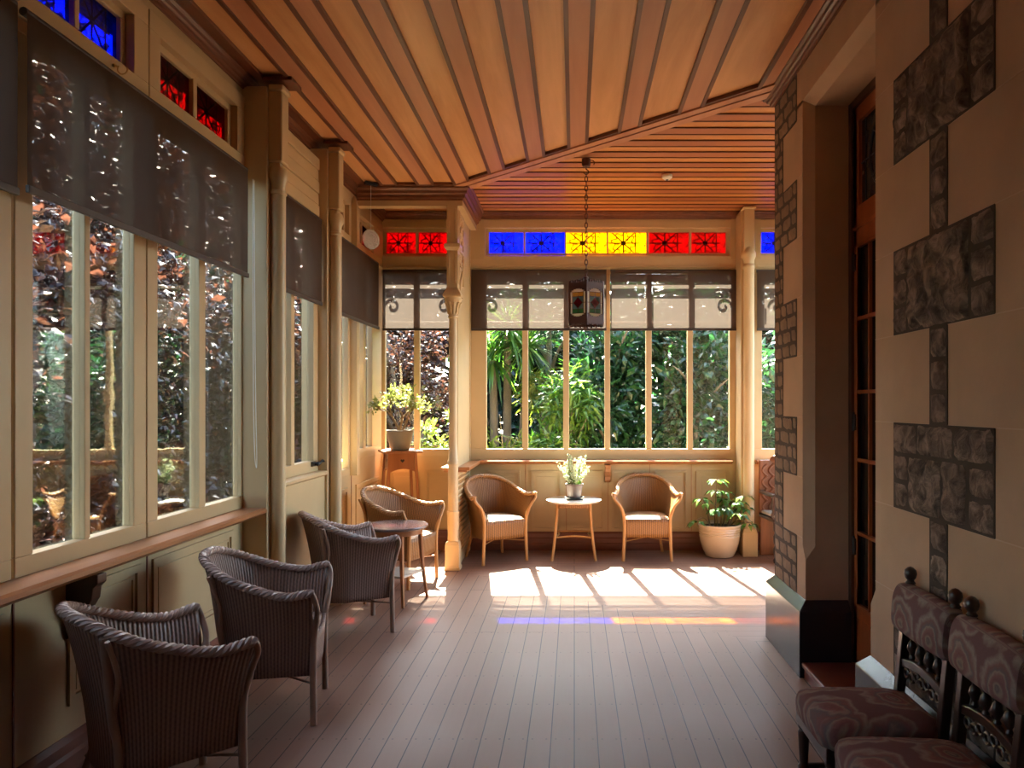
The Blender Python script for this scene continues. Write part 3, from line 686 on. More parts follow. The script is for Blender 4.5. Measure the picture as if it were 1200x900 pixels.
for z in (.75, 1.45, 2.35):
    f = MB(); f.lathe([(.009, -.05), (.009, .05), (.004, .058)], 10, (1.582, 4.203, z)); f.box(1.578, 1.586, 4.175, 4.205, z - .045, z + .045); f.build('hinge', M['black'], leaf)
# rest of the shell, behind the viewpoint and round the corner
b = MB(); b.box(-2.2, 1.66, -1.75, -1.6, 0, 3.6); K(b.build('wall_front', M['cream_wall'], smooth=0))
TS = lambda p: (3.2 + p[1], p[0], p[2])
b = MB(TS); b.box(YC - .3, 8.05, 0, .1, 0, .9); b.box(YC - .3, 8.05, 0, .1, 3.42, 3.6); K(b.build('wall_side', M['cream_wall'], smooth=0))
window('window_10', TS, YC, YB, [(5.0 + .58 * i, 5.52 + .58 * i) for i in range(5)], .90, 1.0, 3.3, 3.42)
b = MB(); b.box(1.66, 1.72, 3.2, 4.4, 0, 3.6); K(b.build('hall_dark_backing', M['door_dark'], smooth=0))  # dark sheet behind the door in place of the unlit hall

# ------------------------------------------------------------------ roller blinds
def blind(T, u0, u1, z0, z1, d, label, chain=None):
    t = thing('roller_blind', label, 'blind', T(((u0 + u1) / 2, d, z0))); o = Vector(t.location)
    LT = lambda p: Vector(T(p)) - o
    f = MB(LT); nu = 24; f.grid(lambda u, v: (u0 + (u1 - u0) * u, d + .003 * sin(u * 9) * (1 - v), z0 + .02 + (z1 - z0 - .02) * v), nu, 8); fab = f.build('fabric', M['blind'], t, recalc=False)
    f = MB(LT); f.box(u0, u1, d - .008, d + .008, z0, z0 + .028); f.build('bottom_bar', M['blind_bar'], fab, bevel=.003, smooth=0)
    f = MB(LT); f.tube([(u0, d + .015, z1 - .005), (u1, d + .015, z1 - .005)], .016, 10); f.build('roller', M['blind_bar'], t)
    if chain:
        f = MB(LT); f.tube(bez([(chain, d - .012, z1 - .05), (chain, d - .014, 1.75), (chain + .01, d - .016, 1.3), (chain + .025, d - .018, 1.18), (chain + .045, d - .016, 1.22), (chain + .035, d - .012, 1.7), (chain + .02, d - .010, z1 - .05)]), .0025, 6); f.build('pull_cord', M['white'], t)
    return t
TBl = TL
blind(TL, .98, 2.615, 2.285, 2.965, -.09, 'dark roller blind on the long window wall, cut off by the photo edge')
blind(TL, 2.66, 4.46, 2.31, 2.965, -.09, 'widest dark roller blind, between two glimpses of red and blue glass', chain=4.50)
blind(TL, 4.765, 5.69, 2.305, 2.965, -.115, 'dark roller blind between the two wall posts, below cream louvre boards')
blind(TL, 5.90, 7.44, 2.30, 2.965, -.09, 'dark roller blind nearest the alcove corner on the long window wall')
blind(TB, -2.035, -1.30, 2.334, 2.975, -.045, 'sunlit mesh blind in the alcove, below red glass and above the potted bonsai')
blind(TB, -1.095, .342, 2.334, 2.975, -.045, 'sunlit mesh blind behind the hanging lantern')
blind(TB, .385, 1.77, 2.334, 2.975, -.045, 'sunlit mesh blind above the chair and the large cream pot')
blind(TB, 1.94, 3.14, 2.334, 2.975, -.045, 'sunlit mesh blind beyond the end post, half hidden by the stone corner')
# ------------------------------------------------------------------ woven armchairs (built facing +X)
def chair_plan(a, v):
    W = .212 + .022 * v + .045 * v ** 2.5; B = .210 + .02 * v + .07 * v ** 2; F = .225 + .022 * v
    t = abs(a); s = 1 if a >= 0 else -1
    W += .05 * v ** 3 * sst(.55, 1, t)
    xc = -.02
    if t <= .62:
        th = t / .62 * pi / 2; e = 2 / 2.15
        return (xc - (B + xc) * max(0, cos(th)) ** e, s * W * sin(th) ** e)
    return (xc + (t - .62) / .38 * (F - xc), s * W)
def rim_h(a):
    t = abs(a); return .637 + .165 * (1 - sst(.05, .86, t)) + .016 * sst(.84, 1, t)
def shell_pt(a, v, off=0):
    x, y = chair_plan(a, v); z = .235 + (rim_h(a) - .235) * v
    if off:
        x2, y2 = chair_plan(a + .01, v); x1, y1 = chair_plan(a - .01, v); d = Vector((x2 - x1, y2 - y1)); d.normalize(); x += -d.y * -off * -1; y += d.x * off * -1 * -1
    return Vector((x, y, z))
def make_armchair(label, loc, rz, group, weavem, rodm, rimm):
    t = thing('woven_armchair', label, 'chair', loc, rz, group)
    f = MB(); f.grid(lambda u, v: shell_pt(u * 2 - 1, v), 60, 14, 0, lambda u, v: (u * 1.75, .235 + v * .5))
    f.build('back_shell', weavem, t, solid=.016, recalc=False)
    f = MB(); f.grid(lambda u, v: (.228 + .012 * (1 - (2 * u - 1) ** 2) + .012 * v, (u * 2 - 1) * (.215 + .006 * v), .235 + .185 * v), 20, 4, 0, lambda u, v: (u * .45, v * .19))
    f.build('apron', weavem, t, solid=.014, recalc=False)
    # seat pad
    ol = [chair_plan(-1 + 2 * i / 40, .36) for i in range(41)]; ol = [(x * .985, y * .96) for x, y in ol] + [(.238, .10), (.242, 0), (.238, -.10)]
    cxm = .0; rings = []
    for q, z in ((1, .395), (1.0, .418), (.96, .430), (.8, .438), (.5, .444), (.2, .446)):
        rings.append([(cxm + (x - cxm) * q, y * q, z) for x, y in ol])
    f = MB(); f.loft(rings); 
    f.uv = [[(f.v[i][0] * 1.0, f.v[i][1] * 1.0) for i in fc] for fc in f.f]
    f.build('seat', weavem, t)
    # plaited rim: three strands wound round each other
    f = MB(); N = 230
    path = [shell_pt(-1 + 2 * i / N, 1.0) + Vector((0, 0, .006)) for i in range(N + 1)]
    for s in range(3):
        pts = []
        for i, p in enumerate(path):
            tg = (path[min(i + 1, N)] - path[max(i - 1, 0)]).normalized(); up = Vector((0, 0, 1)); a = tg.cross(up).normalized(); b_ = a.cross(tg)
            ph = s * 2 * pi / 3 + i * .55
            pts.append(p + a * (cos(ph) * .0135) + b_ * (sin(ph) * .0105))
        f.tube(pts, .0115, 6)
    f.tube(path, .015, 6)
    f.build('plaited_rim', rimm, t)
    for s in (-1, 1):
        tip = shell_pt(s * 1.0, 1.0)
        f = MB(); f.tube(bez([tip + Vector((-.004, 0, .012)), tip + Vector((.012, -s * .004, -.035)), (.262, s * .268, .55), (.248, s * .237, .47), (.240, s * .226, .40), (.238, s * .228, .25), (.240, s * .238, .0)], 8), [.013] * 20 + [.0165] * 29, 10)
        f.build('leg', rodm, t)
    for s in (-1, 1):
        p = [shell_pt(s * .33, v) for v in (1, .7, .4, .1)]; d = Vector((-.7, s * .45, 0)).normalized()
        f = MB(); f.tube(bez([p[0] + d * .012 + Vector((0, 0, -.01)), p[1] + d * .026, p[2] + d * .030, p[3] + d * .016, Vector((-.21, s * .185, .12)), Vector((-.245, s * .205, 0))], 8), .0145, 10)
        f.tube(bez([p[0] + d * .012 + Vector((.0, s * .05, -.012)), p[1] + d * .022 + Vector((.02, s * .035, 0)), p[2] + d * .026, p[3] + d * .018], 8), .009, 8)
        f.build('leg', rodm, t)
    for s in (-1, 1): f = MB(); f.tube([(-.20, -s * .19, .20 + .003 * s), (.236, s * .226, .20 + .003 * s)], .006, 6); f.build('stretcher', rodm, t)
    return t
GD = 'brown woven armchairs along the window wall'; GG = 'golden woven armchairs near the end wall'  # the brown is gold cane tinted for shade
dk = make_armchair('nearest shaded woven armchair, by the bracket under the long sill', (-1.61, 2.865, 0), radians(44), GD, M['wicker_dk'], M['wicker_rod_dk'], M['rim_dk'])
copy_thing(dk, (-1.545, 3.77, 0), radians(12), 'middle shaded woven armchair under the long window sill')
copy_thing(dk, (-1.565, 5.135, 0), radians(31), 'farthest shaded woven armchair, in front of the small round table')
gd = make_armchair('golden woven armchair in the alcove, behind the small round table', (-1.535, 6.50, 0), radians(-19), GG, M['wicker'], M['wicker_rod'], M['rim_gd'])
copy_thing(gd, (-.80, 7.46, 0), radians(-58), 'golden woven armchair beside the carved cream post')
copy_thing(gd, (.722, 7.575, 0), radians(-90), 'golden woven armchair under the sill bracket, facing straight out')

# ------------------------------------------------------------------ tables
t = thing('side_table', 'pale round side table with cane legs between two golden armchairs', 'table', (-.005, 7.565, 0), 0)
f = MB(); f.lathe([(.001, .560), (.262, .560), (.276, .566), (.283, .575), (.283, .584), (.276, .588), (.001, .588)], 40); f.build('top', M['marble'], t)
f = MB(); 
R4 = [(-.165, -.165), (.165, -.165), (.165, .165), (-.165, .165)]
for i in range(4):
    (x0, y0), (x1, y1) = R4[i], R4[(i + 1) % 4]
    f.grid(lambda u, v: (x0 + (x1 - x0) * u, y0 + (y1 - y0) * u, .515 + .045 * v), 8, 2, 0, lambda u, v: (u * .33, v * .05))
f.build('woven_apron', M['wicker'], t, solid=.014, recalc=False)
for (x, y) in R4:
    q = 1.32; f = MB(); f.tube(bez([(x, y, .558), (x * 1.02, y * 1.02, .45), (x * 1.15, y * 1.15, .2), (x * q, y * q, 0)], 6), .0145, 10); f.build('leg', M['wicker_rod'], t)
for i in range(4):
    (x0, y0), (x1, y1) = R4[i], R4[(i + 1) % 4]; s = 1.13; f = MB()
    f.tube(bez([(x0 * s, y0 * s, .225), ((x0 + x1) / 2 * .9, (y0 + y1) / 2 * .9, .235), (x1 * s, y1 * s, .225)], 6), .009, 8); f.build('stretcher', M['wicker_rod'], t)
t = thing('round_table', 'small dark round table with a square lower shelf, behind the farthest shaded armchair', 'table', (-1.405, 5.865, 0), radians(-20))
f = MB(); f.lathe([(.001, .578), (.235, .578), (.246, .584), (.25, .593), (.246, .602), (.001, .603)], 40); f.build('top', paint('table_top_varnish', (.17, .115, .10), .15, .22), t)
f = MB(); f.lathe([(.19, .535), (.205, .535), (.205, .578), (.19, .578)], 32, caps=False); f.build('apron', M['stand_wood'], t)
for a in (-45, 45, 135, 225):
    c, s = cos(radians(a)), sin(radians(a)); f = MB(); f.loft([[(c * r + dx * w, s * r + dy * w, z) for dx, dy in ((-1, -1), (1, -1), (1, 1), (-1, 1))] for r, z, w in ((.245, 0, .010), (.205, .28, .013), (.185, .578, .014))]); f.build('leg', M['stand_wood'], t, bevel=.003, smooth=0)
f = MB(); f.box(-.155, .155, -.155, .155, .215, .232); f.build('shelf', paint('sunlit_shelf', (.5, .45, .38), .1, .3), t, bevel=.004, smooth=0)  # pale tone is sunlight on the shelf put into its colour
# plant stand
t = thing('plant_stand', 'tall wooden plant stand with heart cut-outs, in the alcove corner', 'stand', (-1.775, 7.56, 0), radians(24))
f = MB(); f.box(-.19, .19, -.19, .19, 1.062, 1.085); f.build('top', M['stand_wood'], t, bevel=.006, smooth=0)
f = MB()
for i in range(4):
    R = Matrix.Rotation(i * pi / 2, 4, 'Z'); ring = []
    def pp_(z, o): return R @ Vector((o, -.125 - (1.06 - z) * .09, z))
    n_ = 9; outer = []; 
    bot = [(.87 + .035 * sin(k / n_ * pi)) for k in range(n_ + 1)]
    for k in range(n_):
        x0 = -.13 + .26 * k / n_; x1 = -.13 + .26 * (k + 1) / n_
        q = [pp_(bot[k], x0), pp_(bot[k + 1], x1), pp_(1.062, x1), pp_(1.062, x0)]; inn = [v_ + R @ Vector((0, .014, 0)) for v_ in q]
        f.loft([q, inn])
skirt = f.build('skirt', M['stand_wood'], t, smooth=0)
for i in range(4):
    f = MB(); R = Matrix.Rotation(i * pi / 2, 4, 'Z'); pts = []
    for k in range(24):
        a = k / 24 * 2 * pi; hx = 16 * sin(a) ** 3; hz = 13 * cos(a) - 5 * cos(2 * a) - 2 * cos(3 * a) - cos(4 * a); pts.append((hx * .00125, hz * .00125))
    ring = [R @ Vector((x, -.125 - (1.06 - .985 - z) * .09 - .0012, .985 + z)) for x, z in pts]; ring2 = [v_ + R @ Vector((0, .004, 0)) for v_ in ring]; f.loft([ring, ring2])
    tag(f.build('heart_cutout', M['black'], skirt, smooth=0), 'dark heart-shaped cut-out')
for (sx, sy) in ((-1, -1), (1, -1), (1, 1), (-1, 1)):
    f = MB(); f.loft([[(sx * r + dx * w, sy * r + dy * w, z) for dx, dy in ((-1, -1), (1, -1), (1, 1), (-1, 1))] for r, z, w in ((.195, 0, .012), (.155, .55, .013), (.128, 1.062, .015))]); f.build('leg', M['stand_wood'], t, bevel=.003, smooth=0)

# ------------------------------------------------------------------ leaves
def leafquad(bm, p, d, nrm, L, W, mat=0, fold=.25, droop=.15, segs=2):
    d = d.normalized(); s = d.cross(nrm)
    if s.length < 1e-4: s = d.orthogonal()
    s.normalize(); nn = s.cross(d)
    if segs == 2:
        m = p + d * (L * .5) + nn * (L * .04); e = p + d * L - nn * (L * droop)
        a = m + s * W - nn * (W * fold); c = m - s * W - nn * (W * fold)
        bm.add([p, a, m, c, e], [(0, 1, 2), (0, 2, 3), (1, 4, 2), (2, 4, 3)], mat)
    else:
        a = p + d * (L * .3) + s * W; b_ = p + d * (L * .3) - s * W; a2 = p + d * (L * .7) + s * W * .75 - nn * (L * droop * .5); b2 = p + d * (L * .7) - s * W * .75 - nn * (L * droop * .5); e = p + d * L - nn * (L * droop)
        bm.add([p, a, b_, a2, b2, e], [(0, 1, 2), (1, 3, 4, 2), (3, 5, 4)], mat)
def rv(r=rnd):
    while True:
        v = Vector((r.uniform(-1, 1), r.uniform(-1, 1), r.uniform(-1, 1)))
        if .05 < v.length < 1: return v.normalized()

# bonsai-like plant
t = thing('potted_bonsai', 'small branching plant in a grey pot on the plant stand', 'plant', (-1.775, 7.56, 1.085))
f = MB(); f.lathe([(.085, 0), (.095, .005), (.118, .10), (.130, .185), (.136, .188), (.136, .205), (.126, .205), (.122, .18), (.001, .178)], 32); pot = f.build('pot', M['grey_pot'], t)
f = MB(); f.lathe([(.001, .180), (.122, .182)], 24, caps=False); f.build('soil', M['soil'], pot)
f = MB(); tips = []
def branch(p, d, L, r, lev):
    q = p + d * L; mid = p + d * L * .5 + rv() * L * .08; f.tube(bez([p, mid, q], 4), [r * (1 - .35 * i / 8) for i in range(9)], 7)
    if lev == 0: tips.append((q, d)); return
    for k in range(2 if lev > 1 else 3):
        dd = (d + rv() * .75 + Vector((0, 0, .12))).normalized(); dd.z = max(dd.z, -.05); branch(q, dd, L * rnd.uniform(.62, .85), r * .62, lev - 1)
rnd.seed(11)
for dd in ((-.45, .0, 1), (.15, .1, 1), (.5, -.1, .9)): branch(Vector((0, 0, .17)), Vector(dd).normalized(), .16, .016, 3)
f.build('stem', M['stem_b'], t)
f = MB()
for q, d in tips:
    for k in range(13):
        p = q + rv() * .055; leafquad(f, p, (d * .4 + rv()).normalized(), rv(), rnd.uniform(.035, .06), rnd.uniform(.010, .016))
f.build('foliage', M['leaf_jade'], t, recalc=False, smooth=0)

# white-flowered plant on the side table
t = thing('potted_flowers', 'white flowering plant in a dark pot on the pale side table', 'plant', (0.0, 7.53, .588))
f = MB(); f.lathe([(.001, 0), (.085, 0), (.095, .012), (.098, .026), (.090, .026), (.085, .012), (.001, .010)], 32); f.build('saucer', M['black'], t)
f = MB(); f.lathe([(.060, .012), (.066, .016), (.084, .135), (.090, .138), (.092, .16), (.082, .16), (.078, .14), (.001, .138)], 32); f.build('pot', M['terra'], t)
rnd.seed(5); f = MB(); g = MB(); h = MB()
for k in range(24):
    a = rnd.uniform(0, 2 * pi); sp = rnd.uniform(.0, .95); d = Vector((cos(a) * sp, sin(a) * sp, 1)).normalized(); L = rnd.uniform(.19, .34) * (1 - .18 * sp); p0 = Vector((cos(a) * .03, sin(a) * .03, .135))
    f.tube(bez([p0, p0 + d * L * .5, p0 + d * L], 4), .0022, 5)
    for i in range(26):
        tt = rnd.uniform(.3, 1.02); c = p0 + d * L * tt + rv() * .016 * (1.25 - tt * .6)
        for q in range(4): leafquad(g, c, rv(), rv(), .015, .0062, fold=.1)
    for i in range(7):
        tt = rnd.uniform(.05, .6); leafquad(h, p0 + d * L * tt, (rv() + Vector((0, 0, .3))), rv(), .035, .006)
f.build('stem', M['stem_g'], t); g.build('flower_head', M['flower'], t, recalc=False, smooth=0); h.build('foliage', M['leaf_bright'], t, recalc=False, smooth=0)

# big pot with palmate-leaved plant
t = thing('potted_umbrella_plant', 'leggy green plant in a large cream ribbed pot by the end post', 'plant', (1.487, 7.60, 0))
prof = [(.001, 0), (.125, 0), (.14, .006), (.172, .07), (.196, .15), (.208, .215), (.201, .226), (.210, .238), (.203, .250), (.212, .262), (.205, .274), (.213, .286), (.207, .298), (.218, .312), (.220, .325), (.214, .333), (.200, .330), (.192, .30), (.001, .295)]
f = MB(); f.lathe(prof, 48); pot = f.build('pot', M['cream_pot'], t)
f = MB(); f.lathe([(.001, .305), (.193, .302)], 24, caps=False); f.build('soil', M['soil'], pot)
f = MB(); g = MB(); rnd.seed(23)
stems = [((-.10, -.02), (-.19, -.06, .60)), ((-.05, .0), (-.03, -.02, .78)), ((.0, -.04), (.03, -.10, .52)), ((.04, .02), (.10, .0, .58)), ((.07, -.03), (.22, -.06, .62)), ((.09, .0), (.26, .02, .50)), ((-.09, -.05), (-.26, -.12, .38)), ((.06, -.05), (.16, -.14, .46)), ((.08, -.06), (.27, -.12, .36)), ((-.03, -.04), (-.06, -.12, .50)), ((.02, .03), (.05, .05, .66))]
for (x0, y0), e in stems:
    p0 = Vector((x0, y0, .30)); e = Vector(e); m = (p0 + e) / 2 + Vector((0, 0, .06)); pts = bez([p0, m, e], 6); f.tube(pts, [.008 - .005 * i / 12 for i in range(13)], 6)
    for w in ((1.0,) if e.z < .45 else (1.0, .72)):
        c = Vector(pts[int(w * 12)]); nl = 8; out = Vector((e.x, e.y, .1)).normalized()
        for k in range(nl):
            a = k / nl * 2 * pi + rnd.random(); d = Vector((cos(a), sin(a), rnd.uniform(-.25, .15))); pe = c + d * .03; f.tube([c, pe], .0022, 4)
            leafquad(g, pe, d + Vector((0, 0, -.25)), Vector((0, 0, 1)) + rv() * .3, rnd.uniform(.085, .13), rnd.uniform(.019, .027), droop=.3)
f.build('stem', M['stem_b'], t); g.build('foliage', M['leaf_pot'], t, recalc=False, smooth=30)

# ------------------------------------------------------------------ upholstered side chairs (facing +X in their own frame)
def make_side_chair(label, loc, rz, group):
    t = thing('upholstered_side_chair', label, 'chair', loc, rz, group)
    f = MB()                                    # seat pad
    def ring(q, z, r=.12):
        out = []
        for i in range(40):
            a = i / 40 * 2 * pi; e = .32; c, s = cos(a), sin(a)
            x = (abs(c) ** e) * (1 if c >= 0 else -1); y = (abs(s) ** e) * (1 if s >= 0 else -1)
            out.append((x * .212 * q, y * (.187 + .008 * x) * q, z))
        return out
    f.loft([ring(.97, .375), ring(1.0, .385), ring(1.015, .41), ring(1.01, .435), ring(.97, .455), ring(.85, .468), ring(.6, .477), ring(.3, .481), ring(.05, .482)])
    f.uv = [[(f.v[i][0] * 1.0 + .3 + f.v[i][2] * .8, f.v[i][1] * 1.0 + .31 + f.v[i][2] * .6) for i in fc] for fc in f.f]
    f.build('seat_pad', M['tapestry'], t)
    f = MB(); f.box(-.20, .20, -.175, .175, .33, .385); f.build('seat_rail', M['dark_wood'], t, bevel=.006, smooth=0)
    for s in (-1, 1):
        f = MB(); f.lathe([(.012, 0), (.017, .01), (.014, .03), (.019, .05), (.021, .12), (.015, .14), (.022, .15), (.022, .17), (.016, .18), (.020, .26), (.022, .30), (.017, .31), (.023, .32), (.023, .38)], 14, (.175, s * .155, 0)); f.build('leg', M['dark_wood'], t)
    bx = lambda z: -.195 - max(0, z - .44) * .10 - max(0, .25 - z) * .10
    for s in (-1, 1):
        f = MB(); f.loft([[(bx(z) + dx * .017, s * .168 + dy * .016, z) for dx, dy in ((-1, -1), (1, -1), (1, 1), (-1, 1))] for z in (0, .2, .33, .44, .60, .70, .86)])
        f.lathe([(.016, .86), (.02, .865), (.012, .875), (.020, .885), (.024, .90), (.021, .915), (.010, .925), (.001, .928)], 14, (bx(.88), s * .168, 0)); f.build('leg', M['dark_wood'], t, bevel=.003)
    f = MB()                                    # padded back
    def bring(y, q):
        o = []
        for i in range(28):
            a = i / 28 * 2 * pi; c, s = cos(a), sin(a); z = .775 + (abs(s) ** .6) * (1 if s >= 0 else -1) * .088 * q; x = bx(z) + .012 + (abs(c) ** .7) * (1 if c >= 0 else -1) * .042 * q
            o.append((x, y, z))
        return o
    ys = [(-.205, .55), (-.200, .86), (-.185, 1), (-.1, 1.04), (0, 1.05), (.1, 1.04), (.185, 1), (.200, .86), (.205, .55)]
    f.loft([bring(y, q) for y, q in ys]); f.uv = [[(f.v[i][1] + .52 + (0 if f.v[i][0] > -.2 else .3), f.v[i][2] + .09) for i in fc] for fc in f.f]
    f.build('back_pad', M['tapestry'], t)
    for i in range(4):
        y = -.10 + .2 * i / 3; f = MB(); f.lathe([(.006, .585), (.012, .60), (.007, .61), (.019, .635), (.014, .655), (.007, .665), (.011, .675), (.006, .70)], 12, (bx(.64), y, 0)); f.build('spindle', M['dark_wood'], t)
    f = MB(); f.loft([[(bx(.58) + dx * .012, -.155 + .31 * i / 12, .565 + .020 * sin(i / 12 * pi) + dz * .016) for dx, dz in ((-1, -1), (1, -1), (1, 1), (-1, 1))] for i in range(13)]); f.build('arched_rail', M['dark_wood'], t, bevel=.004)
    f = MB()
    for i in range(7):
        y = -.12 + .24 * i / 6; z = .535 + .015 * sin(i / 6 * pi) - (.012 if i % 2 else 0)
        f.tube([(bx(.53) , y + .018 * cos(a / 10 * 2 * pi), z + .016 * sin(a / 10 * 2 * pi)) for a in range(11)], .006, 6)
    f.build('pierced_carving', M['dark_wood'], t)
    f = MB(); f.box(bx(.45) - .011, bx(.45) + .011, -.155, .155, .425, .455); f.build('lower_rail', M['dark_wood'], t, bevel=.003)
    for q in (-1, 1): f = MB(); f.tube([(-.2, q * .165, .17), (.175, q * .155, .17)], .011, 8); f.build('stretcher', M['dark_wood'], t)
    f = MB(); f.tube([(-.02, -.16, .17), (-.02, .16, .17)], .010, 8); f.build('stretcher', M['dark_wood'], t)
    return t
sc = make_side_chair('farther of two tapestry side chairs against the stone wall, next to the door step', (1.052, 2.683, 0), pi, 'tapestry side chairs by the stone wall')
copy_thing(sc, (1.048, 2.255, 0), radians(178), 'nearer of two tapestry side chairs against the stone wall, cut off by the photo edge')

# carved hall chair half hidden by the stone corner
t = thing('carved_hall_chair', 'carved wooden hall chair half hidden behind the stone corner', 'chair', (2.16, 7.45, 0), radians(-84))
f = MB(); f.box(-.23, -.19, -.23, .23, .0, .42); f.box(-.23, -.195, -.24, .24, .42, .98); f.build('backrest', M['carved'], t, bevel=.01, smooth=0)
f = MB()
for r_ in range(4):
    for q in (-1, 1):
        for w in range(3):
            cz = .50 + r_ * .125; f.tube([(-.19, q * (.02 + .07 * w + .05 * sin(k / 10 * pi)), cz - .06 + .12 * k / 10) for k in range(11)], .011, 6)
f.sphere((-.20, 0, .98), .06, sc=(.5, 2.2, 1)); f.build('carving', M['carved'], t)
f = MB(); f.box(-.20, .22, -.25, .25, .40, .435); f.build('seat', M['dark_wood'], t, bevel=.01, smooth=0)
f = MB(); f.box(-.18, .20, -.23, .23, .435, .47); f.build('cushion', paint('pale_cushion', (.45, .36, .28), .1, .9), t, bevel=.015)
for s in (-1, 1):
    f = MB(); f.lathe([(.03, 0), (.035, .03), (.02, .05), (.034, .10), (.036, .14), (.02, .17), (.032, .20), (.036, .26), (.02, .29), (.034, .32), (.036, .40)], 14, (.17, s * .20, 0)); f.build('leg', M['dark_wood'], t)
    f = MB(); f.lathe([(.02, .43), (.03, .45), (.018, .50), (.03, .55), (.022, .60), (.03, .64)], 12, (.15, s * .22, 0)); f.box(-.2, .2, s * .22 - .025, s * .22 + .025, .64, .67); f.build('armrest', M['dark_wood'], t, bevel=.006)

# ------------------------------------------------------------------ hanging lantern
LX, LY = .098, 6.10
t = thing('hanging_lantern', 'stained glass lantern hanging on a chain from the mitre of the ceiling', 'lamp', (LX, LY, 2.19))
f = MB(); f.lathe([(.001, 1.376), (.036, 1.376), (.036, 1.33), (.030, 1.315), (.001, 1.31)], 20); f.build('ceiling_rose', M['iron'], t)
f = MB(); f.tube([(.0, 0, 1.32), (.0, 0, 1.29)] + [(.0 + .02 * sin(a / 10 * 2 * pi * .8), 0, 1.27 + .02 * cos(a / 10 * 2 * pi * .8)) for a in range(11)], .004, 6); f.tube([(.045 + .022 * cos(a / 12 * 1.6 * pi - .8), 0, 1.345 + .022 * sin(a / 12 * 1.6 * pi - .8)) for a in range(13)], .004, 6); f.build('hook', M['iron'], t)
f = MB(); z = 1.265; i = 0
while z > .40:
    pts = []
    for a in range(13):
        th = a / 12 * 2 * pi; x = .0115 * cos(th); zz = .024 * sin(th)
        pts.append((x, 0, z + zz - .015) if i % 2 else (0, x, z + zz - .015))
    f.tube(pts, .0042, 5); z -= .038; i += 1
f.build('chain', M['iron'], t)
R6 = .155
hexp = [(R6 * cos(radians(60 * k + 30)), R6 * sin(radians(60 * k + 30))) for k in range(6)]
f = MB(); g = MB(); pc = MB()
for k in range(6):
    A = Vector((*hexp[k], 0)); B_ = Vector((*hexp[(k + 1) % 6], 0)); n_ = ((A + B_) / 2).normalized(); L = (B_ - A).length; dd = (B_ - A).normalized()
    def P(u, z, o=0): return A + dd * (u * L) + Vector((0, 0, z)) + n_ * o
    def slab(bm, u0, u1, z0, z1, o0, o1, mat=0): bm.loft([[P(u0, z0, o0), P(u1, z0, o0), P(u1, z1, o0), P(u0, z1, o0)], [P(u0, z0, o1), P(u1, z0, o1), P(u1, z1, o1), P(u0, z1, o1)]], mat)
    f.tube([A + Vector((0, 0, .03)), A + Vector((0, 0, .36))], .009, 6)
    slab(f, 0, 1, .30, .345, -.004, .008); slab(f, 0, 1, .015, .065, -.004, .008)
    for q in range(7):                         # crenellated crown and scalloped skirt
        c = (q + .5) / 7; slab(f, c - .045, c + .045, .345, .362 + .006 * (q % 2), -.003, .006); slab(f, c - .055, c + .055, .002 + .005 * (q % 2), .018, -.003, .006)
    for q in range(8):                         # shaped spandrels
        c = (q + .5) / 8; h_ = .035 * (abs(c - .5) * 2) ** 2
        slab(f, q / 8, (q + 1) / 8, .295 - h_, .302, -.003, .007); slab(f, q / 8, (q + 1) / 8, .06, .068 + h_, -.003, .007)
    # pieces of coloured glass: 0 clear white, 1 grey-blue, 2 green, 3 amber, 4 red
    slab(pc, .06, .17, .08, .285, 0, .002, 0); slab(pc, .83, .94, .08, .285, 0, .002, 0); slab(pc, .17, .83, .265, .295, 0, .002, 0); slab(pc, .17, .83, .07, .095, 0, .002, 0)
    slab(pc, .17, .83, .23, .265, 0, .002, 3); slab(pc, .17, .83, .095, .13, 0, .002, 2); slab(pc, .17, .83, .13, .23, 0, .002, 1)
    pc.add([P(.5, .135, .004), P(.76, .18, .004), P(.5, .225, .004), P(.24, .18, .004)], [(0, 1, 2, 3)], 4); pc.add([P(.5, .135, -.002), P(.76, .18, -.002), P(.5, .225, -.002), P(.24, .18, -.002)], [(3, 2, 1, 0)], 4)
    for (u0, z0, u1, z1) in ((.17, .08, .17, .285), (.83, .08, .83, .285), (.06, .18, .24, .18), (.76, .18, .94, .18), (.17, .265, .83, .265), (.17, .23, .83, .23), (.17, .13, .83, .13), (.17, .095, .83, .095), (.5, .135, .76, .18), (.76, .18, .5, .225), (.5, .225, .24, .18), (.24, .18, .5, .135), (.5, .225, .5, .265), (.5, .095, .5, .135)):
        g.tube([P(u0, z0, .003), P(u1, z1, .003)], .0024, 5)
    f.tube([A + Vector((0, 0, .345)), Vector((0, 0, .395))], .006, 6)
f.lathe([(.012, .38), (.022, .39), (.022, .405), (.008, .415)], 12)
f.build('frame', M['iron'], t, smooth=0); g.build('lead_came', M['iron'], t)
def lg(name, c):
    k = NT(name); return k.done(k.n('MixShader', {0: .05, 1: k.n('MixShader', {0: .6, 1: k.n('BsdfTransparent', {'Color': c}), 2: k.n('BsdfTranslucent', {'Color': c})}), 2: k.n('BsdfGlossy', {'Roughness': .1})}))
pc.build('glass_panels', [lg('lantern_white', (.92, .93, .88)), lg('lantern_blue', (.30, .42, .48)), lg('lantern_green', (.12, .34, .16)), lg('lantern_amber', (.75, .50, .14)), lg('lantern_red', (.65, .02, .04))], t, smooth=0)
f = MB(); f.lathe([(.012, .395), (.014, .33), (.011, .32)], 12); f.lathe([(.008, .325), (.022, .30), (.028, .27), (.022, .245), (.001, .235)], 14); f.build('bulb', M['white'], t)

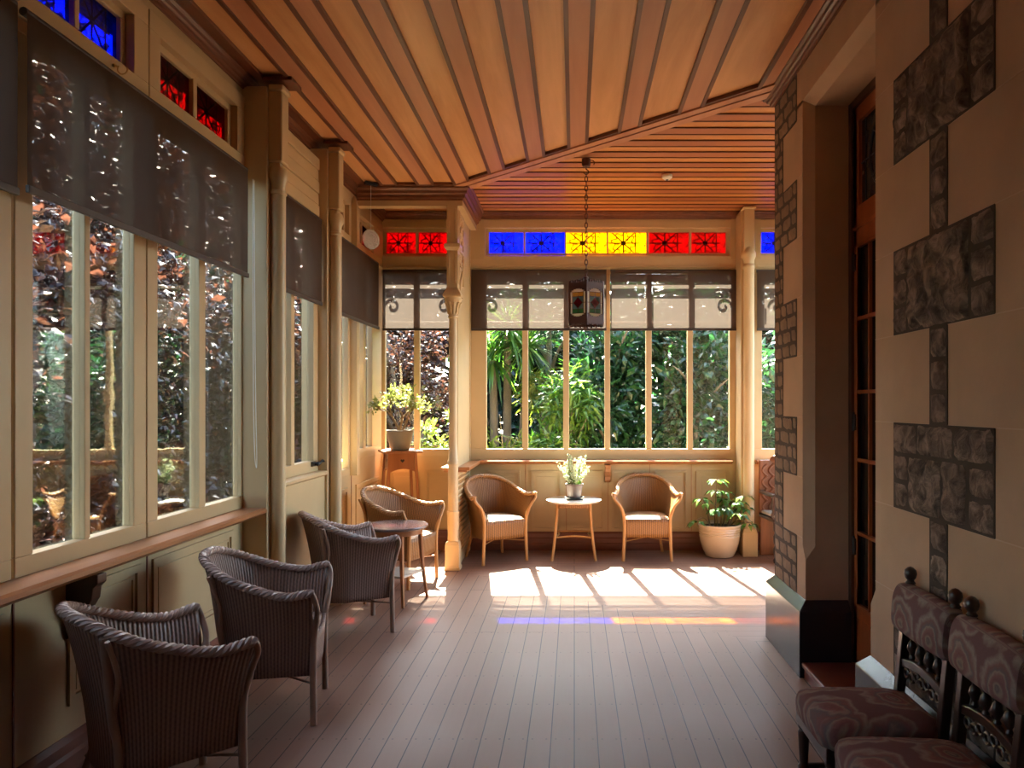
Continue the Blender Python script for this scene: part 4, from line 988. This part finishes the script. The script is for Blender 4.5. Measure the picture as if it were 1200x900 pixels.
# sun-catcher, detector, hook
t = thing('glass_suncatcher', 'round embossed glass disc hanging on a wire by the alcove', 'ornament', (-1.86, 6.79, 3.06), radians(48))
k = NT('frosted_disc'); k.done(k.n('MixShader', {0: .35, 1: k.n('BsdfTransparent'), 2: k.n('BsdfPrincipled', {'Base Color': (.75, .75, .72), 'Roughness': .25})})); M['disc'] = k.mat
f = MB(); f.loft([[(.090 * q * cos(i / 32 * 2 * pi), o, .09 * q * sin(i / 32 * 2 * pi)) for i in range(32)] for q, o in ((.97, -.006), (1, -.003), (1, .003), (.97, .006))])
for r_ in (.03, .055, .08): f.tube([(r_ * cos(i / 24 * 2 * pi), -.006, r_ * sin(i / 24 * 2 * pi)) for i in range(25)], .004, 6)
for i in range(8): a = i / 8 * 2 * pi; f.tube([(.03 * cos(a), -.006, .03 * sin(a)), (.08 * cos(a + .4), -.006, .08 * sin(a + .4))], .0035, 6)
f.build('disc', M['disc'], t)
f = MB(); f.tube([(0, 0, .09), (0, 0, .515)], .0022, 6); f.build('wire', M['white'], t)
f = MB(); f.box(-.06, .06, -.02, .02, .495, .52); f.build('mount', M['black'], t, smooth=0)
t = thing('smoke_detector', 'small white smoke detector on the ceiling boards', 'smoke detector', (.82, 6.56, 3.535))
f = MB(); f.lathe([(.001, 0), (.022, 0), (.03, .006), (.045, .018), (.047, .03), (.047, .043), (.001, .043)], 28); f.build('housing', M['white'], t)
f = MB(); f.lathe([(.001, -.004), (.012, -.003), (.014, .001)], 14); f.build('sensor_cap', M['black'], t)
f = MB(); f.tube([(0, 0, .012), (.01, 0, .01)] + [(.03 + .022 * cos(a), 0, -.004 + .022 * sin(a)) for a in [2.4 + i * .33 for i in range(14)]], .0032, 6)
f.tube([(0, -.0, .012), (-.01, 0, .012)], .009, 8)
tag(f.build('cup_hook', M['brass'], loc=(XL + .024, 3.28, 3.035)), 'small metal cup hook on the rail under the blue glass', 'hook')
# ------------------------------------------------------------------ garden
b = MB(); b.grid(lambda u, v: (-30 + 60 * u, 8.3 + 30 * v, -.55 + .25 * noise.noise(Vector((u * 9, v * 9, 0)))), 30, 20); b.grid(lambda u, v: (-30 + 27.6 * u, -6 + 14.3 * v, -.55), 20, 14)
o = K(b.build('ground', M['shaded_lawn'], recalc=False)); o.name = 'garden_ground'
def crown(bm, c, rad, n, L, W, seed, shell=.55, droop=.2, up=.2):
    r = random.Random(seed); c = Vector(c); rad = Vector(rad)
    nb = max(6, n // 22); cl = [c + Vector((v.x * rad.x, v.y * rad.y, v.z * rad.z)) * r.uniform(shell, 1) for v in [rv(r) for _ in range(nb)]]
    for i in range(n):
        k = cl[i % nb]; v = rv(r); p = k + v * r.uniform(.05, .42) * (rad.length / 1.9) * .55
        d = (v + Vector((0, 0, up)) + rv(r) * .6)
        leafquad(bm, p, d, Vector((0, 0, 1)) + rv(r) * .8, L * r.uniform(.7, 1.3), W * r.uniform(.7, 1.3), droop=droop)
def trunk(bm, x, y, h, r, seed, nb=5, spread=.8):
    q = random.Random(seed); pts = bez([(x, y, -.55), (x + q.uniform(-.08, .08), y, h * .4), (x + q.uniform(-.15, .15), y, h)], 5); bm.tube(pts, [r * (1 - .55 * i / 10) for i in range(11)], 8)
    for k in range(nb):
        s = Vector(pts[4 + k % 6]); d = Vector((q.uniform(-1, 1), q.uniform(-1, 1), q.uniform(.5, 1.1))) * spread
        bm.tube(bez([s, s + d * .5 + Vector((0, 0, .1)), s + d], 4), [r * .5 * (1 - .7 * i / 8) for i in range(9)], 6)
def tree(name, label, cat, x, y, crowns, mat, L, W, seed, th=2, tr=.06, group=None, droop=.2):
    t = thing(name, label, cat, (x, y, -.55), 0, group)
    f = MB(lambda p: (p[0] - x, p[1] - y, p[2] + .55)); trunk(f, x, y, th, tr, seed); f.build('trunk', M['bark'], t)
    f = MB(lambda p: (p[0] - x, p[1] - y, p[2] + .55))
    for i, (c, rad, n) in enumerate(crowns): crown(f, c, rad, n, L, W, seed * 31 + i, droop=droop)
    f.build('foliage', mat, t, recalc=False, smooth=0)
    return t
GB = 'trees and shrubs beyond the end windows'; GL = 'trees beyond the long window wall'
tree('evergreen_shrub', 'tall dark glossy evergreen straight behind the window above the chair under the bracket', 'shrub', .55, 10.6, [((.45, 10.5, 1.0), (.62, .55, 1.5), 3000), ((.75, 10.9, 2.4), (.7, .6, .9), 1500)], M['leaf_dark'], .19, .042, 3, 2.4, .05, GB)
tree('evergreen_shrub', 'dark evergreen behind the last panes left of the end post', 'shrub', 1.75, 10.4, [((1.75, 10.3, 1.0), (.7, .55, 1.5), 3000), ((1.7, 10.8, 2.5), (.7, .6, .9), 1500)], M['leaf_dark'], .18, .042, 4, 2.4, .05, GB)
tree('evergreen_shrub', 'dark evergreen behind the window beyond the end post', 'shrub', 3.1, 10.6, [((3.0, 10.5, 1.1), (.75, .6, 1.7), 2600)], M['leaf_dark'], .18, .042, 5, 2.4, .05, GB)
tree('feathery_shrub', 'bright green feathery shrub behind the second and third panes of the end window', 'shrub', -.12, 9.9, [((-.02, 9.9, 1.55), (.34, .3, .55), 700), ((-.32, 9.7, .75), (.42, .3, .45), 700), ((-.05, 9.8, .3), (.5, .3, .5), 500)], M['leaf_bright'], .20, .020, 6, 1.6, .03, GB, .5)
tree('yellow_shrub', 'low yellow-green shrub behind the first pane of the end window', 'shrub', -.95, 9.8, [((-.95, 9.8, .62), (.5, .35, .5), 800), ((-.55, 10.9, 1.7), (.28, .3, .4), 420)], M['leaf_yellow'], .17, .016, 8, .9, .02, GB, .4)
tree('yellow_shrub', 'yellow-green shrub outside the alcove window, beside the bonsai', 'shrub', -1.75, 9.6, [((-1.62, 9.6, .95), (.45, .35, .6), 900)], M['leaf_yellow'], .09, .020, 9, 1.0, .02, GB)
# cordylines
def cordyline(label, x, y, hs, seed):
    t = thing('cabbage_palm', label, 'palm', (x, y, -.55), 0, GB); r = random.Random(seed); f = MB(); g = MB()
    for (dx, h) in hs:
        f.tube(bez([(dx * .3, 0, 0), (dx * .8, .03, h * .5), (dx, 0, h)], 6), [.075 - .02 * i / 12 for i in range(13)], 9)
        for k in range(120):
            a = r.uniform(0, 2 * pi); e = r.uniform(-.7, 1.2); d = Vector((cos(a) * cos(e), sin(a) * cos(e), sin(e))); leafquad(g, Vector((dx, 0, h)), d, Vector((0, 0, 1)), r.uniform(.5, .8), .020, droop=.35, segs=3)
    f.build('trunk', M['bark'], t); g.build('foliage', M['leaf_bright'], t, recalc=False, smooth=0)
cordyline('slender-trunked palm with spiky leaves behind the first pane of the end window', -1.05, 11.0, [(-.16, 2.75), (.06, 3.2), (.34, 2.9)], 2)
tree('forked_tree', 'forked dark-trunked tree behind the second pane of the end window', 'tree', -.42, 11.4, [((-.5, 11.6, 3.2), (.8, .6, .7), 1000), ((-.3, 12.0, 1.0), (.7, .4, 1.0), 1200)], M['leaf_dark'], .16, .03, 12, 2.8, .08, GB)
# distant screen of trees
r = random.Random(77)
for i, (x, y, m, lb) in enumerate([(-3.4, 13.5, 'leaf_red', 'copper-leaved tree far behind the alcove window'), (-1.6, 14.5, 'leaf_shade', 'deep green tree far behind the slender palm'), (.4, 14.8, 'leaf_dark', 'green tree far behind the tall evergreens'), (2.6, 14.6, 'leaf_shade', 'deep green tree far behind the end post'), (4.6, 14.0, 'leaf_dark', 'green tree far beyond the stone corner')]):
    tree('garden_tree', lb, 'tree', x, y, [((x, y, .9), (1.4, .9, 1.6), 2600), ((x, y, 3.1), (1.3, .9, 1.2), 2000)], M[m], .30, .085, 40 + i, 3, .1, 'distant garden trees')
tree('copper_beech', 'dark copper beech outside the alcove window', 'tree', -2.7, 11.2, [((-2.5, 11.2, 1.6), (.9, .6, 1.0), 2600), ((-2.9, 11.6, 3.0), (1.1, .7, .9), 1500)], M['leaf_red'], .085, .026, 15, 2.6, .08, GB)
for i, (x, y, m, lb) in enumerate([(-4.4, 1.4, 'leaf_shade', 'unseen tree added to shade the window wall, level with the viewer'), (-4.4, -1.6, 'leaf_shade', 'unseen tree added to shade the window wall, behind the viewer'), (-4.6, 4.4, 'leaf_red', 'dark copper-leaved tree outside the window wall, nearest the viewer'), (-4.7, 7.0, 'leaf_red', 'reddish tree seen through the first pair of panes of the long wall'), (-4.6, 9.6, 'leaf_red', 'copper tree seen through the second pair of panes of the long wall'),  # first two are out of view, added to cut sky light from the left
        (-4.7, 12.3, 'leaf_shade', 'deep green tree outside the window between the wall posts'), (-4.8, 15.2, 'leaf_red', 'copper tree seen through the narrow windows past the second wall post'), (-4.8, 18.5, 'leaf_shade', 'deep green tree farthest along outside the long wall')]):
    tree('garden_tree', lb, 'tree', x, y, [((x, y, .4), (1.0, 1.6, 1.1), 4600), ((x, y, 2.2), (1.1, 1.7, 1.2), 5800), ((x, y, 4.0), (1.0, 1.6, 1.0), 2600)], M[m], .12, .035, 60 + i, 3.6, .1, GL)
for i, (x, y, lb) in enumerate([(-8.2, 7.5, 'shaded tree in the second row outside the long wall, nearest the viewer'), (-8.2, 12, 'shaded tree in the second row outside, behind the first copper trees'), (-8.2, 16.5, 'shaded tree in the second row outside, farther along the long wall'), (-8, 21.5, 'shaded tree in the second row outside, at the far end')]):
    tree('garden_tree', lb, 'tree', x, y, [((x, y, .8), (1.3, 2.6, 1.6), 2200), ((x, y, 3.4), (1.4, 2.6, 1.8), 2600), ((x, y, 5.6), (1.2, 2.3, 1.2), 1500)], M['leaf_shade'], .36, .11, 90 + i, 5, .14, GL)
# ------------------------------------------------------------------ light
W = bpy.data.worlds.new('World'); SC.world = W; W.use_nodes = True
nt = W.node_tree; nt.nodes.clear()
sky = nt.nodes.new('ShaderNodeTexSky'); sky.sky_type = 'NISHITA'; sky.sun_disc = False; sky.sun_elevation = radians(51); sky.sun_rotation = radians(-8); sky.air_density = 1.0; sky.dust_density = 1.5
bg = nt.nodes.new('ShaderNodeBackground'); bg.inputs[1].default_value = .55
wo = nt.nodes.new('ShaderNodeOutputWorld'); hs = nt.nodes.new('ShaderNodeHueSaturation'); hs.inputs['Saturation'].default_value = .9
mx = nt.nodes.new('ShaderNodeMix'); mx.data_type = 'RGBA'; mx.blend_type = 'MULTIPLY'; mx.inputs[0].default_value = 1; mx.inputs[7].default_value = (1, .95, .90, 1)
nt.links.new(sky.outputs[0], hs.inputs['Color']); nt.links.new(hs.outputs[0], mx.inputs[6]); nt.links.new(mx.outputs[2], bg.inputs[0]); nt.links.new(bg.outputs[0], wo.inputs[0])
L = bpy.data.lights.new('sun', 'SUN'); L.energy = 32.0; L.angle = radians(.6); L.color = (1, .89, .74)
o = bpy.data.objects.new('sun', L); COL.objects.link(o)
o.rotation_euler = Vector((.14, -1, -1.24)).to_track_quat('-Z', 'Y').to_euler(); o.location = (-2, 14, 14)
# ------------------------------------------------------------------ camera
cam = bpy.data.cameras.new('camera'); cam.sensor_width = 36; cam.lens = 870 / 1200 * 36
cam.shift_x = -73 / 1200; cam.shift_y = 24 / 1200; cam.clip_start = .05
co = bpy.data.objects.new('camera', cam); COL.objects.link(co); co.location = (0, 0, 1.55); co.rotation_euler = (pi / 2, 0, 0)
SC.camera = co
vs = SC.view_settings; vs.view_transform = 'Standard'; vs.look = 'None'; vs.gamma = 1; vs.exposure = 2.7; vs.use_curve_mapping = False
c = SC.cycles
c.max_bounces = 14; c.diffuse_bounces = 8; c.glossy_bounces = 5; c.transmission_bounces = 8; c.transparent_max_bounces = 24
c.caustics_reflective = False; c.caustics_refractive = False; c.use_denoising = True; c.sample_clamp_indirect = 12
